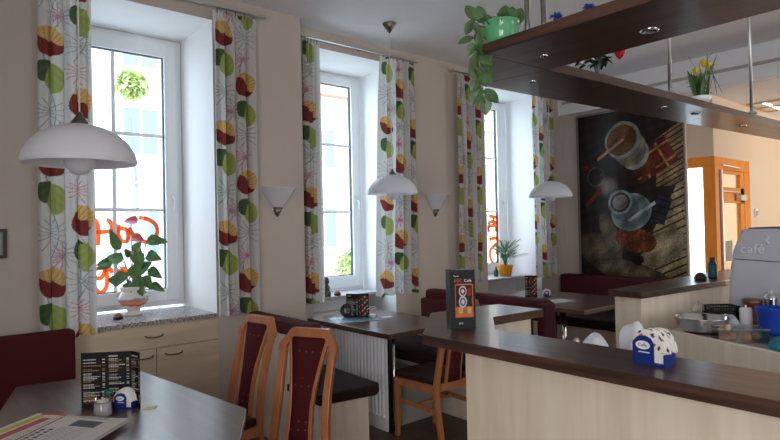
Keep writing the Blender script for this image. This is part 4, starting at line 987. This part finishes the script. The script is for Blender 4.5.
newspaper(0.11, 2.70, 0.752, math.radians(-53), 0.30, 0.40, 5, 'a', 'newspaper with yellow and red headline bars, lower of the two on the table')
newspaper(0.22, 2.505, 0.768, math.radians(-47), 0.31, 0.36, 6, 'b', 'folded newspaper with dark photograph lying on top of the other newspaper')

# ---------------------------------------------------------------- window sill things
t = thing('potted_anthurium', 'flowering anthurium in a painted ceramic urn on the granite sill', 'plant', (1.335, 4.69, 0.913))
def urn(u, v):
    col = np.empty((len(u), 3)); col[:] = (226, 220, 212)
    return col
bm = B(); lathe(bm, [(0, 0), (0.062, 0), (0.064, 0.012), (0.046, 0.03), (0.05, 0.045), (0.085, 0.075), (0.108, 0.115), (0.106, 0.15), (0.088, 0.178), (0.082, 0.188), (0.094, 0.205), (0.096, 0.222), (0.084, 0.224), (0.074, 0.19), (0, 0.185)], 40)
UR = bpy.data.materials.new('painted_urn'); UR.use_nodes = True; nt = UR.node_tree; b = nt.nodes['Principled BSDF']; b.inputs['Roughness'].default_value = 0.25
tc = nt.nodes.new('ShaderNodeTexCoord'); sp = nt.nodes.new('ShaderNodeSeparateXYZ'); nz = nt.nodes.new('ShaderNodeTexNoise'); nz.inputs['Scale'].default_value = 18
mr = nt.nodes.new('ShaderNodeMath'); mr.operation = 'MULTIPLY_ADD'; mr.inputs[1].default_value = 0.05
r = nt.nodes.new('ShaderNodeValToRGB'); e = r.color_ramp.elements; r.color_ramp.interpolation = 'CONSTANT'
e[0].position = 0; e[0].color = rgb(226, 220, 212); e[1].position = 0.10; e[1].color = rgb(206, 120, 110)
for pos, c in ((0.118, (218, 160, 96)), (0.13, (206, 128, 120)), (0.145, (150, 176, 190)), (0.158, (226, 222, 214))): q = e.new(pos); q.color = rgb(*c)
nt.links.new(tc.outputs['Object'], sp.inputs[0]); nt.links.new(tc.outputs['Object'], nz.inputs[0]); nt.links.new(nz.outputs[0], mr.inputs[0]); nt.links.new(sp.outputs['Z'], mr.inputs[2])
nt.links.new(mr.outputs[0], r.inputs[0]); nt.links.new(r.outputs[0], b.inputs['Base Color'])
pot = obj('urn', bm, UR, t, smooth=True)
for s in (-1, 1):
    bm = B(); q = RT2*s; tube(bm, [q*0.09+Vector((0, 0, 0.18)), q*0.125+Vector((0, 0, 0.175)), q*0.128+Vector((0, 0, 0.15)), q*0.10+Vector((0, 0, 0.14))], 0.008, 8); obj('handle', bm, UR, pot, smooth=True)
obj('soil', (lambda b_: (lathe(b_, [(0, 0.20), (0.078, 0.20)], 24), b_)[1])(B()), TERRA, t)
def stemleaf(bm, sm, tip, L, w, d):
    tip = Vector(tip); b0 = Vector((tip.x*0.08, tip.y*0.08, 0.2)); mid = (b0+tip)/2+Vector((0, 0, 0.04))
    tube(sm, [b0, mid, tip], 0.0032, 6); leaf(bm, tip, d, L*1.1, w*1.15, 0.12, 6, (-FD+Vector((0, 0, .35))+RT2*rn.uniform(-.5, .5)).normalized(), heart=True)
bm = B(); sm = B(); rn = random.Random(12)
A = lambda r_, f_, z: RT2*r_*1.05+FD*f_+Vector((0, 0, .2+(z-.2)*1.42))
for (r_, f_, z, L, w, dr, dz) in ((-.10, 0, .42, .17, .07, -.5, 1.3), (-.13, -.02, .36, .14, .07, -1, -.2), (-.16, 0, .34, .11, .06, -1, -.3), (.05, -.05, .40, .13, .09, .3, -.6), (.11, 0, .47, .15, .08, 1, -.1),
        (.02, -.06, .33, .13, .09, .5, -.9), (.12, 0, .31, .13, .07, 1, -.6), (.09, -.04, .27, .12, .08, .8, -.9), (-.04, -.05, .30, .12, .08, -.4, -.9), (-.08, 0, .28, .09, .05, -1, -.5), (0, -.06, .24, .10, .08, -.1, -1),
        (.14, 0, .23, .10, .06, 1, -.7), (-.02, 0, .38, .08, .05, -.2, .6), (.06, 0, .30, .12, .09, .4, .3), (-.06, -.04, .36, .12, .09, -.9, .3), (.02, -.02, .40, .12, .08, .6, .7), (.12, -.03, .39, .13, .08, 1, -.3), (.05, -.05, .26, .13, .10, .2, -.6), (-.07, -.03, .25, .11, .08, -.8, .1)):
    stemleaf(bm, sm, A(r_, f_, z), L, w, RT2*dr+FD*rn.uniform(-.5, .1)+Vector((0, 0, dz)))
for (r_, z) in ((-.01, .58), (.04, .49), (.05, .42)): tube(sm, [Vector((0, 0, .2)), A(r_*.5, 0, z*.6), A(r_, 0, z)], 0.003, 6)
obj('stem', sm, LEAF, t, smooth=True)
obj('foliage', bm, LEAFD, t)
for (r_, z, dr, dz, c) in ((-.01, .575, -.9, .1, 'spathe_pink'), (.035, .485, .9, -.1, 'spathe_red'), (.05, .42, .6, -.6, 'spathe_pale')):
    bm = B(); leaf(bm, A(r_+(-.04 if dr > 0 else .05), 0, z), RT2*dr+Vector((0, 0, dz))-FD*.3, .115, .085, .25, 6, (-FD+Vector((0, 0, .9))).normalized(), heart=True)
    obj('flower', bm, mat(c, {'spathe_pink': (222, 92, 116), 'spathe_red': (196, 70, 70), 'spathe_pale': (214, 130, 130)}[c], .4), t)

def tealight(x, y, z, label, c, s=1.0):
    t = thing('candle_holder', label, 'candle', (x, y, z), 0, None)
    bm = B(); lathe(bm, [(0, 0), (0.034*s, 0), (0.036*s, 0.018*s), (0.030*s, 0.022*s), (0, 0.020*s)], 16); obj('base', bm, mat('dark_choc', (48, 30, 26), .5), t, smooth=True)
    bm = B(); lathe(bm, [(0.030*s, 0.021*s), (0.026*s, 0.034*s), (0.012*s, 0.045*s), (0, 0.046*s)], 10); obj('top', bm, mat(c[0], c[1], .6, var=.3, scale=60), t, smooth=True)
tealight(1.185, 4.55, 0.913, 'small brown cake-like candle beside the painted urn on the granite sill', ('caramel', (150, 90, 60)))
tealight(3.33, 4.78, 0.873, 'small brown candle on the sill of the middle window', ('caramel', (150, 90, 60)), 1.0)
t = thing('figurine', 'small dark figurine standing behind the curtain edge on the middle sill', 'figurine', (3.20, 4.78, 0.873))
bm = B(); lathe(bm, [(0, 0), (0.04, 0), (0.045, 0.03), (0.03, 0.06), (0.034, 0.09), (0.015, 0.12), (0.028, 0.14), (0.026, 0.165), (0, 0.18)], 16); obj('body', bm, mat('mottled_dark', (80, 84, 70), .5, var=.6, scale=40), t, smooth=True)
bm = B(); lathe(bm, [(0.034, 0.165), (0.02, 0.172), (0.018, 0.19), (0, 0.194)], 16); obj('hat', bm, BLACK, t, smooth=True)
t = thing('small_bottle', 'tiny green bottle with yellow cap on the palm window sill', 'bottle', (5.95, 4.86, 0.873))
bm = B(); lathe(bm, [(0, 0), (0.03, 0), (0.032, 0.07), (0.012, 0.10), (0.012, 0.12), (0, 0.12)], 16); obj('body', bm, mat('bottle_green', (40, 90, 50), .3), t, smooth=True)
bm = B(); lathe(bm, [(0.014, 0.12), (0.014, 0.14), (0, 0.14)], 12); obj('cap', bm, mat('cap_yellow', (220, 190, 40), .4), t, smooth=True)

t = thing('potted_palm', 'small palm in an orange pot on the far window sill', 'plant', (6.07, 4.80, 0.873))
bm = B(); lathe(bm, [(0, 0), (0.075, 0), (0.10, 0.13), (0.105, 0.15), (0.096, 0.15), (0.088, 0.12), (0, 0.12)], 28); obj('pot', bm, mat('orange_pot', (240, 150, 20), .35), t, smooth=True)
bm = B(); rn = random.Random(3)
for k in range(26):
    a = rn.uniform(0, 2*PI); sp_ = rn.uniform(0.05, 0.24); hh = rn.uniform(0.14, 0.34)
    tip = Vector((math.cos(a)*sp_, math.sin(a)*sp_, 0.14+hh)); mid = Vector((tip.x*.3, tip.y*.3, 0.14+hh*.7))
    tube(bm, [(0, 0, 0.12), mid, tip], 0.003, 5)
    for j in range(7):
        f = j/6; p = mid.lerp(tip, f); d_ = (tip-mid).normalized()
        for s in (-1, 1):
            sd = d_.cross(Vector((0, 0, 1))).normalized()*s; leaf(bm, p, d_*.8+sd*.7+Vector((0, 0, .1)), .10, .016, .5, 3)
obj('fronds', bm, mat('palm_green', (62, 120, 44), .5, var=.3), t)

# ---------------------------------------------------------------- things on the work counter
ZW = 0.871
t = thing('steel_bowl', 'wide stainless steel bowl on the work counter', 'bowl', (3.72, 1.44, ZW))
bm = B(); pr = [(0, 0), (0.10, 0), (0.135, 0.03), (0.148, 0.085), (0.158, 0.09)]; lathe(bm, pr+[(r-0.004 if r > 0 else 0, z+0.004) for r, z in pr[::-1]], 40); obj('bowl', bm, CHROME, t, smooth=True)
bm = B(); tube(bm, [(0.145, -0.05, 0.085), (0.17, -0.075, 0.09), (0.185, -0.085, 0.085)], 0.008, 8); obj('handle', bm, STEEL, t, smooth=True)
t = thing('glass_jar', 'clear glass with wire whisks behind the steel bowl', 'glass', (3.97, 1.555, ZW))
bm = B(); lathe(bm, [(0, 0), (0.035, 0), (0.042, 0.09), (0.039, 0.09), (0.032, 0.006), (0, 0.006)], 24); obj('glass', bm, GLASS2, t, smooth=True)
bm = B()
for k in range(7):
    a = k*PI/7; tube(bm, [(0, 0, 0.01), (0.035*math.cos(a), 0.035*math.sin(a), 0.09), (0.028*math.cos(a), 0.028*math.sin(a), 0.13), (0, 0, 0.155), (-0.028*math.cos(a), -0.028*math.sin(a), 0.13), (-0.035*math.cos(a), -0.035*math.sin(a), 0.09), (0, 0, 0.012)], 0.0014, 5)
obj('whisk_wires', bm, STEEL, t)
t = thing('black_basket', 'black slatted basket between whisk glass and white bottle', 'basket', (4.015, 1.435, ZW), math.radians(-40))
bm = B(); w, dd_ = 0.085, 0.06
for k in range(11):
    x = -w+2*w*k/10
    for y in (-dd_, dd_): box(bm, x-0.004, x+0.004, y-0.002, y+0.002, 0.004, 0.125)
for k in range(7):
    y = -dd_+2*dd_*k/6
    for x in (-w, w): box(bm, x-0.002, x+0.002, y-0.004, y+0.004, 0.004, 0.125)
for z in (0.0, 0.04, 0.08, 0.12):
    box(bm, -w-.003, w+.003, -dd_-.003, -dd_+.003, z, z+.012); box(bm, -w-.003, w+.003, dd_-.003, dd_+.003, z, z+.012); box(bm, -w-.003, -w+.003, -dd_+.003, dd_-.003, z, z+.012); box(bm, w-.003, w+.003, -dd_+.003, dd_-.003, z, z+.012)
box(bm, -w+.003, w-.003, -dd_+.003, dd_-.003, 0, 0.006)
obj('slats', bm, BLACK, t)
obj('contents', bx(-w+.006, w-.006, -dd_+.006, dd_-.006, 0.008, 0.10), mat('dark_contents', (28, 24, 26), .6), t)
t = thing('food_container', 'clear lidded food box with pastries at the work counter edge', 'container', (3.58, 1.19, ZW), math.radians(-55))
bm = B(); w, dd_ = 0.125, 0.075
for a in ((-w, w, -dd_, -dd_+.003), (-w, w, dd_-.003, dd_), (-w, -w+.003, -dd_+.003, dd_-.003), (w-.003, w, -dd_+.003, dd_-.003)): box(bm, a[0], a[1], a[2], a[3], 0, 0.068)
box(bm, -w+.003, w-.003, -dd_+.003, dd_-.003, 0, .003); obj('box', bm, mat_glass('cloudy_plastic', 0.22, (0.9, 0.88, 0.86, 1)), t)
obj('lid', bx(-w-.005, w+.005, -dd_-.005, dd_+.005, 0.068, 0.078), mat_glass('lid_plastic', 0.35, (0.85, 0.87, 0.92, 1)), t, bev=0.003)
for (x, y) in ((-.08, -.02), (-.03, .02), (.03, -.02), (.08, .015)):
    bm = B(); lathe(bm, [(0, 0), (0.024, 0.003), (0.03, 0.02), (0.02, 0.036), (0, 0.042)], 14, Matrix.Translation((x, y, .004)))
    obj('pastry', bm, mat('pastry', (206, 132, 84), .7, var=.2), t, smooth=True)
t = thing('white_bottle', 'white cylindrical squeeze bottle beside the brown canister', 'bottle', (3.93, 1.265, ZW))
bm = B(); lathe(bm, [(0, 0), (0.032, 0), (0.034, 0.02), (0.034, 0.13), (0.03, 0.14), (0, 0.142)], 24); obj('body', bm, mat('white_plastic', (232, 230, 228), .4), t, smooth=True)
bm = B(); lathe(bm, [(0.006, 0.142), (0.004, 0.156), (0, 0.157)], 10); obj('nozzle', bm, PVC, t, smooth=True)
t = thing('canister', 'brown canister with dark lid in front of the espresso machine', 'canister', (4.03, 1.33-0.065, ZW))
t.location = (4.055, 1.268, ZW)
bm = B(); lathe(bm, [(0, 0), (0.052, 0), (0.054, 0.01), (0.054, 0.165), (0, 0.165)], 28); obj('body', bm, mat('brown_tin', (92, 48, 32), .4, var=.3), t, smooth=True)
bm = B(); lathe(bm, [(0.056, 0.160), (0.056, 0.18), (0.05, 0.184), (0, 0.184)], 28); obj('lid', bm, mat('tin_lid', (110, 76, 52), .4), t, smooth=True)
t = thing('blue_tub', 'deep blue plastic tub beside the white bottle', 'tub', (3.90, 1.115, ZW))
bm = B(); lathe(bm, [(0, 0), (0.062, 0), (0.074, 0.05), (0.085, 0.155), (0.089, 0.16), (0.083, 0.162), (0.070, 0.05), (0, 0.01)], 32); obj('tub', bm, mat('cobalt_plastic', (22, 66, 176), .35), t, smooth=True)
for i, (x, y, lab) in enumerate(((4.05, 1.165, 'steel shaker just behind the blue tub, beside the canister'), (4.06, 1.075, 'second steel shaker behind the blue tub, farther from the canister'))):
    t = thing('steel_shaker', lab, 'shaker', (x, y, ZW))
    bm = B(); lathe(bm, [(0, 0), (0.032, 0), (0.034, 0.19), (0.036, 0.20), (0, 0.202)], 24); obj('body', bm, CHROME, t, smooth=True)
    bm = B(); lathe(bm, [(0.034, 0.202), (0.03, 0.215), (0.01, 0.222), (0.016, 0.24), (0, 0.25)], 20); obj('lid', bm, STEEL, t, smooth=True)
def crumple(name, label, cat, x, y, z, rx, ry, rz_, m, seed, rot=0, sub=3):
    bm = B(); bmesh.ops.create_icosphere(bm, subdivisions=sub, radius=1); rn = random.Random(seed); ks = [(Vector((rn.uniform(-4, 4), rn.uniform(-4, 4), rn.uniform(-4, 4))), rn.uniform(0, 6)) for _ in range(7)]
    for v in bm.verts:
        k = 1+sum(math.sin(v.co.dot(q)+p) for q, p in ks)*0.055
        v.co = Vector((v.co.x*rx*k, v.co.y*ry*k, max(0, (v.co.z*k+0.55)/1.55)*rz_))
    o = obj(name, bm, m, None, smooth=True, loc=(x, y, z), rz=rot); tag(o, label, cat); return o
crumple('cloth', 'crumpled teal cloth at the work counter edge beside the food box', 'cloth', 3.50, 0.94, ZW, .11, .08, .06, mat('teal_cloth', (30, 140, 140), .9, var=.3, scale=20), 1, 0.4)
crumple('cloth', 'small pinkish cloth beside the teal cloth under the blue tub', 'cloth', 3.74, 0.90, ZW, .08, .07, .05, mat('pink_cloth', (170, 70, 90), .9), 2)
PLA = mat('clear_bag', (205, 208, 212), .25, trans=.35)
crumple('plastic_bag', 'crumpled clear plastic bag between black basket and white bottle', 'bag', 3.85, 1.31, ZW, .045, .045, .10, PLA, 5)
WB = mat('white_bag', (226, 228, 236), .45)
crumple('plastic_bag', 'flat white paper bag lying behind the bar, farthest from the napkins', 'bag', 2.09, 1.39, .926, .08, .06, .135, WB, 7, .2)
crumple('plastic_bag', 'rounded white bag behind the bar in the middle of the three', 'bag', 2.18, 1.265, .926, .07, .06, .17, WB, 8, 0)
crumple('plastic_bag', 'upright white bag directly behind the blue napkin holder', 'bag', 2.29, 1.155, .926, .055, .05, .225, WB, 9, .7)
o = thing('beer_tap_knob', 'tiny chrome knob poking up behind the bar worktop', 'knob', (1.99, 1.235, .926))
bm = B(); tube(bm, [(0, 0, 0), (0, 0, .15)], .007, 10); obj('stem', bm, CHROME, o, smooth=True)
bm = B(); lathe(bm, [(0, .15), (.012, .15), (.013, .165), (.006, .178), (0, .18)], 14); obj('knob_head', bm, STEEL, o, smooth=True)

# espresso machine
t = thing('espresso_machine', 'large rounded grey espresso machine with cup logo', 'coffee machine', (4.15, 0.31, ZW))
GM = mat('machine_grey', (186, 188, 198), .35, spec=.5)
bm = B()
prof = [(0.02, 0.0), (0.0, 0.12), (0.005, 0.32), (0.02, 0.50), (0.035, 0.60), (0.05, 0.622), (0.55, 0.622), (0.58, 0.55), (0.58, 0.0)]
ys = [0.0, 0.02, 1.08, 1.10, 1.11]; ins = [0.03, 0.0, 0.0, 0.006, 0.02]; rings = []
for y, i_ in zip(ys, ins):
    ring = []
    for (x, z) in prof:
        yy = y+(0.025*(1-abs(z-0.2)*1.2) if y > 0.5 else 0) if z < 0.6 else y
        ring.append(bm.verts.new((x+(i_ if x < .3 else -i_), yy-(0.045*(z/0.61)**3 if y > .5 else 0), max(0, z-i_*(z > .3)))))
    rings.append(ring)
for a, b_ in zip(rings, rings[1:]):
    for k in range(len(prof)): bm.faces.new((a[k], a[(k+1) % len(prof)], b_[(k+1) % len(prof)], b_[k]))
bm.faces.new(rings[0][::-1]); bm.faces.new(rings[-1])
body = obj('body', bm, GM, t, bev=0.012)
obj('top_rim', bx(0.07, 0.54, 0.03, 1.02, 0.618, 0.630), mat('machine_dark', (60, 64, 70), .4), t, bev=.004)
LG = mat('logo_grey', (222, 224, 230), .5)
text('logo_lettering', 'café', 0.088, LG, t, (0.006, 1.050, 0.465), (math.radians(84), 0, -PI/2), 0.003)
bm = B(); tube(bm, [(0.022, 0.905, 0.515), (0.024, 0.89, 0.53), (0.026, 0.91, 0.548), (0.03, 0.895, 0.565), (0.034, 0.905, 0.585)], 0.005, 8); obj('steam_logo', bm, LG, t, smooth=True)
bm = B(); tube(bm, [(0.012, 1.085, 0.425), (0.012, 0.8, 0.41), (0.012, 0.3, 0.40), (0.012, 0.03, 0.40)], 0.003, 6); obj('panel_seam', bm, mat('seam_dark', (70, 72, 78), .6), t)
for i, (x, y, s, lab) in enumerate(((4.42, 1.02, 1.0, 'dark upturned cup on the espresso machine, nearest its rounded corner'), (4.42, 0.86, .6, 'low dark lid on the espresso machine beside the upturned cup'), (4.50, 0.76, .7, 'dark dish on the espresso machine under the grinder'))):
    bm = B(); lathe(bm, [(0.06, 0), (0.058, 0.012*s), (0.045, 0.032*s), (0.02, 0.045*s), (0, 0.046*s)], 20); o = obj('coffee_cup', bm, BLACK, None, smooth=True, loc=(x, y, ZW+.631)); tag(o, lab, 'cup')
t = thing('coffee_grinder', 'black and clear coffee grinder rising behind the espresso machine', 'grinder', (5.15, 1.22, ZW))
bm = B(); lathe(bm, [(0, 0), (0.09, 0), (0.09, 0.40), (0.06, 0.44), (0, 0.44)], 28); obj('body', bm, BLACK, t, smooth=True)
bm = B(); lathe(bm, [(0.05, 0.44), (0.05, 0.52), (0.10, 0.57), (0.105, 0.62), (0.09, 0.66), (0, 0.66)], 28); obj('bean_hopper', bm, mat('smoked_plastic', (44, 42, 46), .3), t, smooth=True)
bm = B(); lathe(bm, [(0.088, 0.66), (0.095, 0.73), (0, 0.73)], 28); obj('clear_rim', bm, mat('clear_rim', (210, 190, 170), .2, trans=.7), t, smooth=True)
bm = B(); lathe(bm, [(0, 0.73), (0.118, 0.73), (0.118, 0.75), (0, 0.756)], 28); obj('lid', bm, BLACK, t, smooth=True)

# on the back counter
tealight(4.62, 1.79, 1.101, 'small dark round ornament on the rear bar worktop', ('dark_ornament', (52, 36, 34)), 1.25)
t = thing('dark_bottle', 'short dark bottle with teal label on the rear bar beside the machine', 'bottle', (4.83, 1.78, 1.101))
bm = B(); lathe(bm, [(0, 0), (0.032, 0), (0.033, 0.11), (0.02, 0.135), (0.02, 0.16), (0, 0.162)], 20); b_ = obj('body', bm, mat('dark_bottle_mat', (48, 44, 54), .3), t, smooth=True)
bm = B(); lathe(bm, [(0.0338, 0.01), (0.0342, 0.06), (0.0338, 0.10)], 20); obj('bottle_label', bm, mat('teal_label', (30, 90, 100), .5), t)

# ceiling light tile in the hall
t = thing('ceiling_light', 'recessed grid light with sparkling lamps in the hall ceiling', 'ceiling light', (8.25, 1.98, 3.05))
bm = B(); box(bm, 0, 0.80, 0, 0.60, -0.012, 0); obj('panel', bm, mat('light_tile', (226, 216, 206), .3), t)
bm = B()
for a in ((0, .8, 0, .02), (0, .8, .58, .6), (0, .02, .02, .58), (.78, .8, .02, .58), (.39, .41, .02, .58)): box(bm, a[0], a[1], a[2], a[3], -.024, -.012)
obj('frame', bm, mat('brass_trim', (190, 160, 120), .4, .5), t)
LE = mat('lamp_glow', (255, 250, 240), .3, emis=((255, 246, 236), 5.0))
for ix in (0, 1):
    for k in range(4):
        for j in (0, 1):
            bm = B(); lathe(bm, [(0.02, -0.012), (0.018, -0.022), (0, -0.026)], 12, Matrix.Translation((0.07+ix*0.40+k*0.085, 0.18+j*0.24, 0))); obj('lamp', bm, LE, t)
t = thing('light_switch', 'small white switch box on the peach wall beside the orange frame', 'switch', (8.62, 2.64, 1.58))
obj('plate', bx(0, 0.12, -0.015, 0, 0, 0.12), PVC, t, bev=.003); obj('rocker', bx(0.03, 0.09, -0.022, -0.015, 0.03, 0.09), mat('switch_grey', (180, 176, 172), .4), t)
